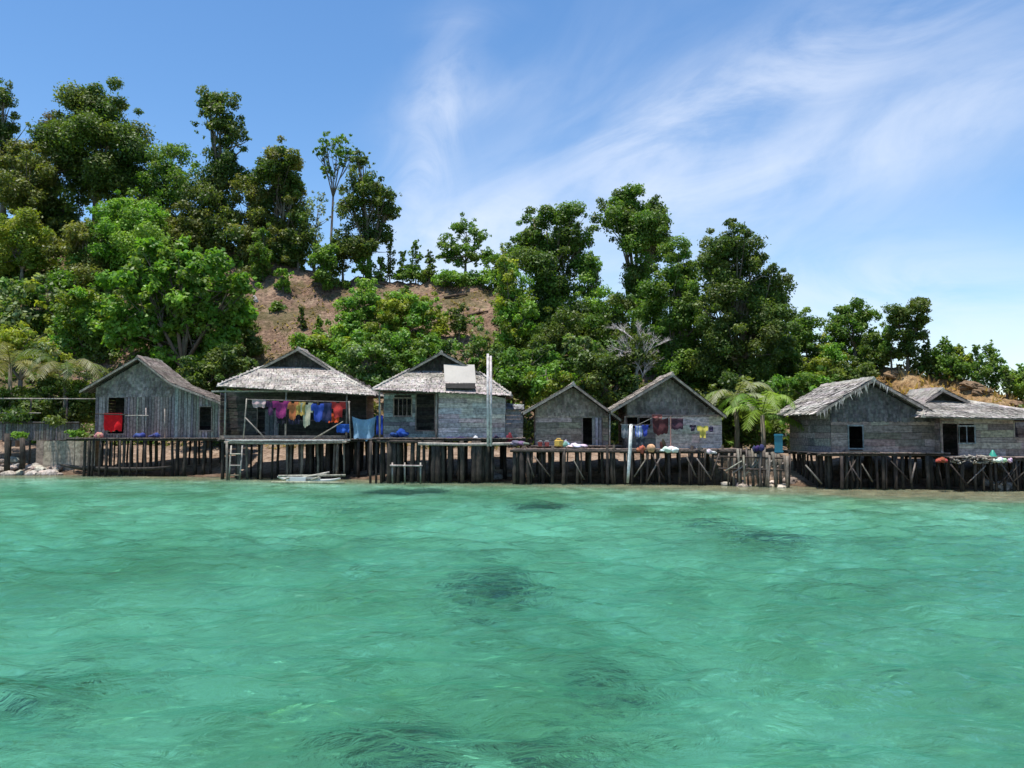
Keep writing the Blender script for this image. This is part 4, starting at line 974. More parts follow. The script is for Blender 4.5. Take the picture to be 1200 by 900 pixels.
# stones below the stilts between houses
for i in range(40):
    grp = i % 3
    px = R.uniform(560, 612) if grp == 0 else (R.uniform(842, 918) if grp == 1 else R.uniform(1138, 1206))
    Y = (R.uniform(47, 49.5) if grp == 0 else (R.uniform(41.2, 44) if grp == 1 else R.uniform(39.2, 41)))
    x = P(px, 0, Y).x; s = R.uniform(.15, .34); m = MB(); z = gz(x, Y)
    m.rock((x, Y, z + s * .3), (s * 1.3, s, s * .75), vary(R.choice(ROCKC)), 100 + i, 2, .4)
    lb = ['reddish pale stone on the sand behind the stilts of the whitewashed house', 'pale stone on the bank behind the crooked stick fence', 'pale stone under the deck at the right end'][grp]
    tag(m.build('shore_rock', 'stone', None, (x, Y, z)), lb, 'rock', ['stones under the whitewashed house', 'stones behind the stick fence', 'stones under the right end deck'][grp])
# coral heads under the water
def refr(px, py, depth):
    d = (P(px, py, 10) - Vector((0, 0, CAMZ))).normalized(); t = CAMZ / -d.z; s = Vector((0, 0, CAMZ)) + d * t
    ch = math.hypot(d.x, d.y) / 1.33; k = depth * ch / math.sqrt(1 - ch * ch) / math.hypot(d.x, d.y); return s.x + d.x * k, s.y + d.y * k
for i, (px, py, w, h, lb) in enumerate([
    (595, 678, 95, 22, 'largest dark coral patch in the middle of the lagoon'), (478, 575, 80, 5, 'flat dark reef patch just off the pale pole frame'),
    (632, 590, 60, 9, 'dark reef patch offshore below the small gabled house'), (900, 625, 62, 10, 'dark reef patch offshore of the stick fence'),
    (692, 795, 56, 22, 'mottled dark coral patch right of the middle in the near water'), (470, 868, 84, 44, 'dark coral patch at the bottom left of the middle'),
    (632, 892, 92, 34, 'dark coral patch at the bottom edge of the water'), (835, 612, 50, 6, 'faint thin reef patch left of the offshore one'),
    (65, 795, 46, 10, 'dark patch of coral in the near water at the left')]):
    x, y = refr(px, py, 2.3); dz = -gz(x, y); x, y = refr(px, py, max(.3, dz - .15)); z = gz(x, y); D = math.hypot(x, y); m = MB(); q = R.randint(5, 8)
    hw = w / 2 / F * D; hd = h / 2 / F * D * D / CAMZ * .8
    for k in range(q * 2):
        s = R.uniform(.26, .52) * max(min(hw, 1.8), .55); aa = R.uniform(0, 6.28); rr = R.random() ** .6
        m.rock((x + math.cos(aa) * hw * rr, y + math.sin(aa) * hd * rr, z + .03), (s * 1.3, s * 1.2, min(1.0, s * 1.3)), vary((.03, .03, .018), .3), 200 + i * 20 + k, 2, .5)
    o = m.build('coral_patch', 'stone', None, (x, y, z), True); o.cycles.is_caustics_receiver = True; tag(o, lb, 'coral', 'coral patches in the lagoon')
#==TREES==
# ------------------------------------------------------------------ vegetation kit
DARK = ((.060, .105, .018), (.085, .13, .022), (.11, .145, .028)); MID = ((.085, .165, .022), (.115, .195, .028), (.135, .205, .034))
BRIGHT = ((.11, .225, .026), (.15, .27, .034), (.185, .295, .048)); YEL = ((.19, .235, .026), (.25, .28, .036), (.15, .215, .028))
OLIVE = ((.125, .145, .030), (.155, .165, .038), (.10, .125, .026)); PALEG = ((.20, .24, .11), (.15, .21, .08), (.25, .28, .16))
def unit(v): return v / np.maximum(np.linalg.norm(v, axis=1, keepdims=True), 1e-6)
def leaves(C, Rd, cnt, size, pals, aspect=.5, droop=.25, shell=.5, flat=.5):
    """leaf blades scattered through the blobs C (k,3) with radii Rd (k,3); cnt per blob; pals (k,3)"""
    idx = np.repeat(np.arange(len(C)), cnt); n = len(idx)
    d = unit(RN.normal(size=(n, 3))); r = shell + (1.0 - shell) * RN.random(n) ** .7 + .45 * RN.random(n) ** 5
    p = C[idx] + d * r[:, None] * Rd[idx]
    nrm = unit(d * .7 + RN.normal(size=(n, 3)) * .55 + np.array([0, 0, flat]))
    t = unit(np.cross(nrm, RN.normal(size=(n, 3)))); t[:, 2] -= droop; t = unit(t); b = unit(np.cross(nrm, t))
    L = size * RN.uniform(.65, 1.4, n)[:, None]; W = L * aspect * RN.uniform(.8, 1.2, n)[:, None]
    fold = nrm * L * RN.uniform(-.12, .12, n)[:, None]
    V = np.stack([p - t * L * .5, p + b * W * .5 + fold, p + t * L * .5, p - b * W * .5 + fold], 1).reshape(-1, 3)
    Q = np.arange(n * 4).reshape(n, 4)
    col = pals[idx] * RN.uniform(.7, 1.35, n)[:, None] * (1 + RN.normal(size=(n, 3)) * .05)
    return V, Q, np.clip(col, .004, 1)
def spread(cx, cy, cz, rx, ry, rz, frac=.36, dens=1.0):
    """break one mass into uneven smaller clumps"""
    n = max(4, int(dens * 2.6 / frac ** 2)); out = []
    for _ in range(n):
        d = unit(RN.normal(size=(1, 3)))[0]; q = RN.uniform(.2, 1.0) ** .8 * .95; s = frac * RN.uniform(.5, 1.25)
        if RN.random() < .22: q = RN.uniform(.95, 1.2); s *= .5
        out.append((cx + d[0] * rx * q, cy + d[1] * ry * q, cz + d[2] * rz * q, rx * s, min(ry, rx) * s, (rz * .6 + rx * .4) * s * .85))
    return out
TREES = []
def tree(name, cat, label, base, blobs, pal, leaf=3.4, cover=1.0, frac=.36, dens=1.0, trunk=None, Y=None, trunkcol=(.17, .14, .11), aspect=.5, droop=.25, shell=.35, group=None, limbs=True, grow=1.14):
    """base = survey position of the foot; blobs = crown masses (px, py, half width, half height)"""
    if Y is None: bx, by, bz = hit(*base)
    else: bx, by = P(base[0], base[1], Y).x, Y; bz = gz(bx, by)
    blobs = [(a, b, c * grow, d * grow) for a, b, c, d in blobs]
    m2 = by / F; cl = []; fin = []
    for k, (px, py, rx, ry) in enumerate(blobs):
        dy = RN.uniform(-.45, .45) * rx * m2 if k else 0
        p = P(px, py, by + dy); cl.append((p, rx * m2)); fin += spread(p.x, p.y, p.z, rx * m2, rx * m2 * .95, ry * m2, frac, dens)
    fin = np.array(fin); size = leaf * m2
    g = ground(fin[:, 0], fin[:, 1]); fin[:, 2] = np.maximum(fin[:, 2], g + fin[:, 5] * .3)
    area = 4 * math.pi * (fin[:, 3] * fin[:, 4] + fin[:, 3] * fin[:, 5] + fin[:, 4] * fin[:, 5]) / 3
    cnt = np.maximum(8, (area * cover * .72 / (size * size * aspect * .55 * 1.05))).astype(int)
    pals = np.array([pal[RN.integers(len(pal))] for _ in fin]) * RN.uniform(.8, 1.25, len(fin))[:, None]
    t = thing(name, label, cat, (bx, by, bz - .1), group)
    V, Q, C = leaves(fin[:, :3], fin[:, 3:], cnt, size, pals, aspect, droop, shell)
    fastmesh('crown', V, Q, C, 'leaf', t)
    # trunk and limbs
    top = max(c[0].z for c in cl); big = max(c[1] for c in cl)
    H = max(1.0, top - bz); r = trunk or max(.06, min(.32, H * .02 + big * .02)); cm = sum((c[0] for c in cl), Vector()) / len(cl)
    mb = MB(); low = min(c[0].z - 0 for c in cl); fork = Vector((bx + (cm.x - bx) * .55, by + (cm.y - by) * .5, bz + max(.4, (low - bz) * .75)))
    pts = [Vector((bx, by, bz - .4)), Vector((bx, by, bz)).lerp(fork, .5) + Vector((R.uniform(-.1, .1) * H * .1, 0, 0)), fork]
    mb.tube(pts, [r * 1.25, r, r * .8], vary(trunkcol, .15), 7)
    for c, rr in cl:
        e = c + Vector((0, 0, rr * .35)); mid = fork.lerp(e, .5) + Vector((R.uniform(-.15, .15) * rr, R.uniform(-.1, .1) * rr, -.08 * rr))
        mb.tube([fork, mid, e], [r * .7, r * .42, r * .12], vary(trunkcol, .2), 6)
        if limbs:
            near = [f for f in fin if (Vector(f[:3]) - c).length < rr * 1.3]
            for f in (near if len(near) < 9 else R.sample(near, 9)):
                f = Vector(f[:3]); s_ = fork.lerp(e, R.uniform(.35, .85)); m_ = s_.lerp(f, .55) + Vector((0, 0, -.08 * rr)); mb.tube([s_, m_, f], [r * .3, r * .18, r * .05], vary(trunkcol, .2), 5, False)
    mb.build('trunk', 'bark', t, smooth=True)
    return t
def frond(mb, base, ang, L, rise, col, nl=26, lw=.07, ll=.55):
    """one feather leaf: arched midrib with drooping leaflets"""
    d = Vector((math.cos(ang), math.sin(ang), 0)); s = Vector((-d.y, d.x, 0)); pts = []
    for i in range(9):
        t = i / 8; pts.append(Vector(base) + d * (L * t * (1 - .18 * t)) + Vector((0, 0, L * (rise * t - (.35 + rise * .75) * t * t))))
    mb.tube(pts, [.035 * (1 - .8 * i / 8) for i in range(9)], tuple(x * .9 for x in col), 5)
    for i in range(nl):
        t = .1 + .9 * i / nl; k = min(7, int(t * 8)); p = pts[k].lerp(pts[k + 1], t * 8 - k); tg = (pts[k + 1] - pts[k]).normalized()
        l = ll * L / 2.6 * (math.sin(math.pi * (.12 + .83 * t)) ** .6)
        for sg in (-1, 1):
            o = (s * sg * .8 + tg * .55 + Vector((0, 0, -R.uniform(.25, .75)))).normalized(); e = p + o * l * R.uniform(.85, 1.1); w = tg * lw
            mb.add([p - w * .5, p + w * .5, p.lerp(e, .55) + w * .7, e, p.lerp(e, .55) - w * .4], [(0, 1, 2, 3, 4)], vary(col, .22))
def palm(label, px, py, Y, trunk_top_py, L, cols, n=16, name='coconut_palm', tr=.14, group=None, lean=0.0):
    b = P(px, py, Y); bz = gz(b.x, Y); t = thing(name, label, 'palm', (b.x, Y, bz)); top = P(px + lean, trunk_top_py, Y)
    mb = MB(); mb.tube([Vector((b.x, Y, bz - .3)), Vector((b.x, Y, bz)).lerp(top, .5) + Vector((.08, 0, 0)), top], [tr * 1.3, tr, tr * .85], (.2, .17, .13), 8); mb.build('trunk', 'bark', t, smooth=True)
    for i in range(n):
        f = MB(); a = i * 2.399 + R.uniform(-.2, .2); frond(f, top, a, L * R.uniform(.8, 1.1), R.choice([.95, .75, .45, .1, 1.25, 1.5]) , vary(R.choice(cols), .12)); f.build('frond', 'leaf', t)

B = tree
# --- ridge trees, left to right
B('forest_tree', 'tree', 'tall dark tree cut by the left edge at the top of the ridge', (4, 262), [(2, 112, 17, 20), (-6, 140, 22, 22), (10, 160, 20, 22), (-4, 185, 24, 24)], DARK)
B('forest_tree', 'tree', 'large dark round crowned tree high on the ridge at the left', (112, 262), [(115, 150, 46, 42), (130, 175, 44, 40), (92, 172, 36, 36), (115, 205, 44, 30), (112, 125, 30, 22)], DARK, cover=1.7)
B('forest_tree', 'tree', 'thin crowned reddish tree against the left flank of the dark round one', (68, 262), [(62, 148, 16, 18), (66, 185, 18, 26), (58, 215, 20, 24)], ((.09, .075, .035), (.07, .08, .03), (.11, .085, .05)), cover=.7)
B('forest_tree', 'tree', 'slender tree with a rounded airy top and sky gaps, tallest left of the bare slope', (256, 268), [(244, 118, 19, 18), (262, 128, 20, 20), (252, 146, 22, 14), (270, 162, 18, 18), (266, 190, 18, 20)], DARK, cover=1.1, frac=.3, dens=.8)
B('forest_tree', 'tree', 'mid height leafy tree between the round tree and the airy slender one', (196, 262), [(196, 185, 26, 22), (182, 210, 28, 24), (212, 215, 24, 26), (196, 245, 32, 22)], MID)
B('forest_tree', 'tree', 'shaggy dark vine hung tree below the airy slender one', (256, 285), [(258, 205, 30, 30), (240, 240, 28, 34), (275, 240, 28, 36), (258, 270, 30, 24)], DARK, droop=.8)
B('forest_tree', 'tree', 'dark tree with an olive lit top at the left rim of the bare slope', (330, 306), [(330, 186, 24, 20), (318, 210, 30, 26), (343, 222, 22, 26), (332, 255, 30, 30), (325, 285, 28, 22)], OLIVE[:2] + DARK[:2], cover=1.6)
B('sparse_tree', 'tree', 'tall bare stemmed tree with a small feathery crown against the sky', (388, 316), [(381, 166, 13, 13), (402, 166, 14, 11), (395, 184, 17, 13), (376, 180, 9, 8), (410, 180, 9, 8), (388, 200, 11, 9)], MID, cover=.7, frac=.26, dens=.55, trunk=.13, leaf=4.0, grow=.95)
B('sparse_tree', 'tree', 'faint grey green thin tree left of the bare stemmed one', (368, 318), [(372, 250, 14, 24), (362, 278, 13, 22)], PALEG, cover=.5, frac=.3, dens=.7)
B('forest_tree', 'tree', 'dark stacked crown tree standing alone at the top of the bare slope', (432, 318), [(421, 190, 15, 13), (424, 215, 24, 20), (450, 238, 20, 20), (412, 250, 26, 24), (438, 268, 28, 24), (425, 292, 28, 20), (458, 245, 12, 12)], DARK, cover=1.1, frac=.33, grow=1.0)
B('shrub', 'shrub', 'rounded bright topped shrub standing left on the upper bare slope', (380, 341), [(380, 298, 16, 15), (378, 320, 17, 18)], MID, cover=1.8)
B('shrub', 'shrub', 'small bright ball shaped shrub at the foot of the dark stacked tree', (426, 330), [(426, 309, 13, 14)], BRIGHT, cover=1.8)
for px, top, w, lb in ((457, 274, 7, 'slim dark spire sapling right of the stacked crown tree'), (472, 292, 7, 'thin sapling next to the dark spire'), (487, 280, 9, 'thin two tufted sapling in the middle of the sapling row'), (503, 294, 8, 'low spire sapling at the right end of the sapling row'), (446, 300, 8, 'short sapling at the left end of the sapling row')):
    h = 330 - top; B('sapling', 'sapling', lb, (px, 331), [(px, top + h * .16, w * .5, h * .15), (px + 1, top + h * .42, w * .8, h * .2), (px - 1, top + h * .72, w, h * .24)], DARK if px in (457, 503) else MID, cover=1.0, frac=.4, trunk=.07, group='saplings along the top of the bare slope')
B('forest_tree', 'tree', 'small open tree with holes of sky right of the sapling row', (545, 326), [(546, 268, 14, 15), (528, 285, 13, 13), (562, 282, 14, 13), (545, 300, 20, 10), (572, 302, 12, 9), (522, 302, 10, 8)], MID, cover=1.15, frac=.32, dens=.8)
B('shrub', 'shrub', 'long low green shrub along the ridge under the small open tree', (545, 338), [(520, 326, 14, 9), (540, 326, 16, 9), (562, 326, 16, 10), (582, 324, 14, 10)], BRIGHT)
B('shrub', 'shrub', 'low shrub under the sapling row at the top of the bare slope', (490, 331), [(480, 322, 14, 8), (500, 324, 14, 8)], MID)
B('forest_tree', 'tree', 'broad dark tree left of the two tall crowns in the middle', (648, 385), [(625, 265, 22, 18), (660, 258, 24, 18), (640, 285, 38, 22), (678, 290, 20, 24), (612, 290, 16, 14), (645, 320, 40, 28), (650, 355, 34, 24)], MID[:2] + DARK[:2], cover=1.5)
B('forest_tree', 'tree', 'tallest tree in the middle with two lit lobes at its top', (742, 385), [(733, 230, 22, 19), (722, 255, 26, 20), (768, 250, 18, 20), (748, 268, 34, 22), (765, 290, 24, 22), (752, 318, 26, 22), (748, 345, 26, 20)], MID[:2] + DARK[:2], cover=1.5)
B('forest_tree', 'tree', 'light green irregular tree on the left flank of the broad dark one', (598, 420), [(594, 318, 16, 16), (606, 340, 22, 20), (598, 365, 18, 22), (614, 380, 22, 24), (600, 408, 18, 18)], YEL[1:] + BRIGHT[:2], cover=1.2)
B('forest_tree', 'tree', 'bright upright tree between the broad dark tree and the tallest tree', (692, 405), [(694, 312, 14, 14), (688, 338, 20, 18), (702, 352, 18, 18), (697, 372, 22, 20), (688, 394, 22, 18)], BRIGHT, cover=1.3)
B('forest_tree', 'tree', 'dense green tree behind the striped gable left of the big dark one', (792, 455), [(795, 305, 24, 20), (805, 330, 26, 24), (782, 350, 30, 28), (808, 375, 26, 28), (785, 405, 32, 28), (800, 435, 30, 24)], MID, cover=1.6)
B('forest_tree', 'tree', 'big dark twin lobed tree between the striped gable and the broad thatched house', (866, 465), [(860, 283, 30, 20), (838, 300, 24, 22), (880, 310, 24, 24), (905, 345, 28, 26), (860, 340, 36, 28), (838, 375, 30, 32), (885, 385, 36, 32), (858, 420, 38, 30), (905, 380, 24, 26)], DARK, cover=1.7)
B('forest_tree', 'tree', 'light feathery tree just right of the big dark twin lobed one', (948, 445), [(945, 385, 20, 17), (930, 405, 18, 20), (958, 410, 18, 20), (940, 430, 22, 16)], MID, cover=1.1)
B('forest_tree', 'tree', 'rounded tree on the right ridge with a thin pointed top', (1002, 430), [(1000, 365, 18, 14), (1014, 376, 16, 16), (990, 382, 16, 16), (1003, 402, 22, 18)], MID, cover=1.3)
B('forest_tree', 'tree', 'yellow green tree below the rounded one on the right ridge', (972, 458), [(970, 412, 16, 16), (985, 425, 14, 16), (960, 432, 16, 18), (975, 445, 18, 12)], YEL[:2] + BRIGHT[:1], cover=1.2)
B('forest_tree', 'tree', 'dark umbrella topped tree on the right ridge with a clear trunk', (1064, 432), [(1063, 364, 22, 11), (1050, 376, 14, 10), (1078, 378, 13, 10), (1064, 392, 18, 12), (1062, 410, 14, 12)], DARK, cover=1.5)
B('shrub', 'shrub', 'small rounded bush left of the umbrella topped tree', (1036, 425), [(1036, 400, 12, 11), (1030, 415, 12, 10)], MID)
for px, top, bot, w, lb, pl in ((1086, 398, 440, 11, 'bushy sapling next to the umbrella topped tree', DARK), (1108, 393, 443, 10, 'tall bushy spire sapling second along the right ridge', MID), (1126, 403, 446, 10, 'yellowish bushy sapling in the middle of the right ridge row', YEL), (1144, 404, 450, 9, 'slim sapling left of the fullest sapling on the right ridge', MID), (1162, 402, 458, 15, 'fullest bushy sapling on the right ridge', MID), (1180, 432, 462, 6, 'tiny sapling right of the fullest one', DARK), (1198, 425, 470, 12, 'bush cut by the right edge of the ridge', BRIGHT)):
    h = bot - top; B('sapling', 'sapling', lb, (px, bot), [(px - 1, top + h * .15, w * .45, h * .15), (px + 1, top + h * .42, w * .85, h * .22), (px, top + h * .74, w, h * .26)], pl, cover=1.2, frac=.36, trunk=.07, group='saplings on the right ridge')
# --- trees and bushes of the second rank that close the forest below the ridge crowns
for px, py, lb, bl, pl in [
    (60, 285, 'dark leafy tree filling the slope below the thin reddish tree', [(55, 235, 26, 20), (78, 250, 28, 22), (60, 268, 30, 20)], DARK),
    (172, 280, 'shadowy tree below the mid height leafy one', [(170, 235, 24, 20), (190, 255, 26, 20), (160, 262, 26, 18)], DARK),
    (225, 300, 'olive tree with hanging leaves left of the shaggy vine hung one', [(222, 255, 24, 22), (208, 278, 26, 20), (235, 285, 24, 18)], OLIVE),
    (290, 305, 'dull green tree between the shaggy vine hung tree and the bare slope', [(292, 225, 20, 24), (298, 258, 24, 26), (285, 285, 28, 20)], OLIVE[:2] + DARK[:1]),
    (350, 318, 'dark bushy tree behind the bright topped shrub', [(352, 270, 16, 20), (355, 295, 18, 20), (340, 300, 16, 16)], DARK),
    (402, 325, 'dark low tree between the bright topped shrub and the stacked crown tree', [(402, 285, 16, 18), (398, 305, 18, 16)], DARK),
    (20, 265, 'mid green tree in front of the tall dark one at the left edge', [(15, 195, 26, 24), (30, 220, 28, 24), (40, 180, 20, 18)], OLIVE[1:] + MID[:1]),
    (140, 262, 'dark tree under the right flank of the round crowned tree', [(150, 200, 24, 24), (145, 230, 28, 22)], DARK),
    (715, 430, 'dark tree filling the gap below the tallest tree', [(720, 365, 24, 22), (705, 390, 28, 26), (735, 398, 28, 26), (715, 420, 30, 20)], DARK + MID[:1]),
    (660, 432, 'dark green tree below the broad dark one', [(660, 385, 24, 22), (640, 400, 26, 22), (672, 412, 28, 22)], DARK),
    (765, 435, 'shaded tree behind the dead grey branches', [(768, 345, 20, 22), (760, 375, 24, 24), (775, 400, 26, 26)], MID[:2] + DARK[:1]),
    (832, 460, 'dark leafy tree at the foot of the twin lobed one', [(830, 410, 26, 24), (845, 440, 30, 22), (815, 438, 24, 20)], DARK),
    (905, 450, 'dark green tree right below the big twin lobed one', [(905, 410, 24, 24), (920, 430, 24, 20), (892, 435, 24, 20)], DARK + MID[:1]),
    (592, 412, 'mid green bush tree at the right rim of the bare slope', [(592, 350, 13, 14), (595, 374, 15, 18), (590, 396, 15, 16)], MID),
    (590, 340, 'small yellow green tree on the ridge left of the broad dark one', [(592, 300, 14, 12), (580, 312, 14, 12), (600, 318, 14, 14)], YEL[:2] + MID[:1]),
    (930, 430, 'leafy green tree filling the step down beside the big twin lobed one', [(928, 378, 16, 14), (935, 395, 18, 16), (925, 412, 18, 16)], MID + DARK[:1]),
    (982, 432, 'green tree standing behind the rounded right ridge tree', [(975, 385, 16, 14), (985, 402, 18, 16), (970, 410, 16, 14)], MID),
    (1045, 432, 'small green tree left behind the umbrella topped one', [(1040, 392, 13, 12), (1046, 410, 14, 12)], MID),
    (1115, 440, 'green bushes behind the tall spire sapling on the right ridge', [(1105, 415, 13, 12), (1122, 420, 13, 12)], MID + DARK[:1]),
    (1025, 438, 'dark bush tree between the rounded tree and the umbrella topped one', [(1022, 408, 18, 16), (1040, 420, 16, 12), (1012, 425, 18, 12)], DARK),
    (1090, 440, 'low dark bush right of the umbrella topped tree', [(1085, 422, 14, 12), (1072, 428, 12, 10)], DARK + MID[:1]),
    (1118, 446, 'bushy green clump under the spire sapling on the right ridge', [(1112, 428, 13, 12), (1122, 436, 12, 10)], MID),
    (1182, 462, 'dense green bush between the fullest sapling and the right edge', [(1178, 440, 13, 12), (1190, 446, 12, 10)], BRIGHT[:1] + MID),
    (1205, 474, 'leafy bush at the very right edge under the ridge', [(1200, 452, 14, 12), (1212, 440, 12, 16)], MID),
    (1098, 442, 'dark shrub between the first two saplings of the right ridge', [(1096, 426, 11, 11)], DARK),
    (1142, 448, 'low green bush among the saplings on the right ridge', [(1135, 432, 12, 9), (1150, 436, 11, 9)], MID)]:
    B('forest_tree', 'tree', lb, (px, py), bl, pl, cover=1.1, group='trees closing the forest below the ridge')
# dead tree
def dead_tree():
    by = 55.0; bx = P(742, 0, by).x; bz = gz(bx, by); t = thing('dead_tree', 'leafless grey branched tree among the green behind the small gables', 'tree', (bx, by, bz)); mb = MB()
    top = P(746, 392, by); mb.tube([Vector((bx, by, bz - .3)), Vector((bx, by, bz)).lerp(top, .5), top], [.14, .11, .06], (.34, .30, .28), 7); tr = mb.build('trunk', 'bark', t)
    def grow(p, d, l, r, k, m):
        e = p + d * l; m.tube([p, p.lerp(e, .5) + Vector((R.uniform(-.1, .1), R.uniform(-.1, .1), 0)) * l * .5, e], [r, r * .8, r * .5], vary((.40, .36, .34), .2), 4, False)
        if k:
            for _ in range(4): grow(p.lerp(e, R.uniform(.4, 1)), (d + Vector((R.uniform(-1, 1), R.uniform(-1, 1), R.uniform(-.5, .8))) * .85).normalized(), l * .62, r * .55, k - 1, m)
    for k in range(9):
        m = MB(); p = Vector((bx, by, bz)).lerp(top, R.uniform(.5, 1)); grow(p, Vector((R.uniform(-1, 1), R.uniform(-.6, .4), R.uniform(0, 1))).normalized(), 1.3, .055, 3, m); m.build('branch', 'bark', t)
dead_tree()
# --- left hillside bushes
B('forest_tree', 'tree', 'lime green tree in the sun below the round dark tree', (150, 322), [(140, 242, 24, 18), (165, 258, 28, 20), (128, 265, 26, 20), (155, 285, 40, 22), (185, 275, 18, 16)], BRIGHT, cover=1.3)
B('forest_tree', 'tree', 'olive leafy tree at the left edge below the tall dark one', (30, 300), [(35, 205, 22, 24), (15, 225, 26, 28), (45, 245, 26, 26), (10, 200, 18, 20)], OLIVE, cover=1.3)
B('shrub', 'shrub', 'yellow green sunlit bush at the left edge halfway up the hill', (25, 340), [(28, 262, 26, 18), (10, 285, 26, 22), (48, 285, 24, 24), (25, 310, 30, 22)], YEL, cover=1.2)
B('shrub', 'shrub', 'dusky olive bush between the yellow green bush and the big broadleaf', (100, 345), [(98, 275, 26, 20), (82, 300, 26, 24), (118, 305, 28, 26), (95, 330, 34, 20)], OLIVE[:2] + MID[:1], cover=1.3)
B('broadleaf_tree', 'tree', 'big bright broadleaf tree above the grey house', (215, 455), [(195, 305, 34, 22), (238, 318, 34, 24), (165, 340, 38, 30), (215, 350, 44, 32), (265, 350, 32, 34), (185, 385, 44, 32), (240, 390, 42, 34), (280, 335, 18, 18), (150, 380, 30, 26), (215, 425, 44, 26)], BRIGHT[:2] + MID[2:], leaf=6.0, cover=1.5, frac=.3, aspect=.62)
B('shrub', 'shrub', 'silvery leaved bush at the left edge low on the hill', (30, 400), [(25, 345, 26, 20), (55, 350, 24, 20), (15, 370, 26, 22), (48, 378, 28, 20)], PALEG[:2] + YEL[1:2] + MID[:1], leaf=6, cover=1.2, aspect=.62)
B('shrub', 'shrub', 'mixed green bush right of the silvery leaved one', (100, 420), [(95, 355, 28, 20), (120, 380, 30, 24), (85, 395, 28, 24), (112, 412, 30, 22)], BRIGHT[:1] + YEL[:1] + MID, leaf=4.4, cover=1.3, aspect=.6)
B('shrub', 'shrub', 'deep green bush in shade right behind the grey house roof', (245, 470), [(225, 440, 24, 20), (262, 435, 26, 24), (285, 425, 16, 16), (245, 455, 36, 20)], DARK, leaf=4.4, cover=1.6, Y=59.5)
B('shrub', 'shrub', 'yellow tinted bush above the palms at the left edge', (25, 445), [(20, 400, 30, 18), (50, 412, 26, 18), (5, 420, 24, 18)], YEL[:2] + PALEG[:1], leaf=4.4, cover=1.1, Y=62)
B('sapling', 'sapling', 'slim leafy sapling at the left rim of the bare slope', (308, 332), [(309, 275, 10, 12), (307, 296, 14, 14), (308, 316, 14, 14)], MID, cover=1.2, trunk=.08)
B('sapling', 'sapling', 'small bush right of the slim leafy sapling', (332, 345), [(332, 320, 9, 9), (331, 334, 10, 9)], BRIGHT, cover=1.2, trunk=.06)
# --- bushes on and below the bare slope
for px, py, w, h, lb in ((324, 360, 9, 8, 'dry grey green tuft lowest left on the bare slope'), (353, 372, 5, 16, 'thin upright shrub left of centre on the bare slope'), (374, 380, 5, 10, 'small upright shrub right of the thin one on the bare slope'), (474, 344, 8, 8, 'tiny bright shrub above the yellow topped bush'), (298, 405, 14, 14, 'small leafy bush at the lower left rim of the bare slope'), (405, 333, 6, 5, 'tiny tuft between the two ball shaped shrubs'), (318, 300, 9, 9, 'small dark bush at the top left of the bare slope')):
    B('shrub', 'shrub', lb, (px, py + h), [(px, py - h * .4, w * .8, h * .6), (px + 1, py + h * .3, w, h * .65)], MID if h < 12 else DARK, cover=1.1, trunk=.05, group='small shrubs dotted over the bare slope')
B('shrub', 'shrub', 'upright bright bush left of the yellow topped one below the bare slope', (422, 410), [(424, 345, 18, 15), (412, 365, 18, 20), (432, 372, 18, 22), (418, 392, 24, 18)], BRIGHT, leaf=3.8, cover=1.5)
B('shrub', 'shrub', 'wide yellow topped bush in the middle below the bare slope', (480, 405), [(465, 358, 20, 14), (492, 356, 20, 14), (452, 378, 18, 20), (480, 380, 24, 22), (507, 378, 16, 20)], YEL[:2] + BRIGHT[:2], leaf=3.8, cover=1.6)
B('shrub', 'shrub', 'bright lime bush just above the peak of the open fronted house', (385, 440), [(362, 402, 22, 14), (392, 392, 24, 16), (415, 405, 20, 18), (380, 415, 30, 14)], BRIGHT + YEL[:1], leaf=4.2, cover=1.4)
B('shrub', 'shrub', 'narrow dark bush on the right side of the bare slope', (538, 402), [(538, 366, 10, 11), (538, 385, 11, 14)], DARK, cover=1.4)
B('shrub', 'shrub', 'deep green bush between the two hipped thatch roofs', (432, 462), [(430, 418, 22, 18), (450, 430, 20, 18), (418, 438, 20, 18), (440, 448, 26, 14)], MID[:2] + PALEG[1:2], leaf=4.4, cover=1.4, Y=59)
B('shrub', 'shrub', 'leafy bush above the roof peak of the whitewashed house', (480, 455), [(455, 405, 22, 16), (488, 408, 24, 16), (515, 412, 18, 16), (475, 428, 30, 16)], MID + BRIGHT[:1], leaf=4.2, cover=1.4, Y=62)
B('shrub', 'shrub', 'pale olive bush behind the propped white sheet', (550, 455), [(540, 415, 18, 18), (562, 405, 18, 20), (580, 425, 18, 20), (555, 438, 26, 16)], PALEG[1:2] + MID[:2] + OLIVE[:1], leaf=4.2, cover=1.3, Y=62)
B('shrub', 'shrub', 'leafy bush behind the twin pole', (612, 470), [(600, 432, 20, 20), (625, 420, 20, 22), (645, 428, 18, 20), (618, 455, 30, 22), (590, 458, 16, 18)], MID[:2] + BRIGHT[:1] + DARK[:1], leaf=4.4, cover=1.4, Y=57)
B('shrub', 'shrub', 'yellow green bush left above the small gabled house', (645, 475), [(640, 440, 20, 16), (660, 445, 16, 14), (632, 460, 18, 14)], YEL[:1] + BRIGHT[:2], leaf=4.4, cover=1.3, Y=54)
B('shrub', 'shrub', 'dark bush in the gap between the small gabled house and the striped one', (712, 490), [(700, 430, 30, 24), (725, 445, 24, 24), (690, 455, 26, 20), (740, 420, 26, 24), (715, 470, 24, 18)], DARK, leaf=4.4, cover=1.6, Y=55)
B('shrub', 'shrub', 'pale leaved bush above the small gabled house', (690, 440), [(685, 405, 18, 14), (700, 418, 16, 14), (672, 400, 12, 12)], PALEG[:2] + MID[:1], leaf=4.4, cover=1.0, Y=60)
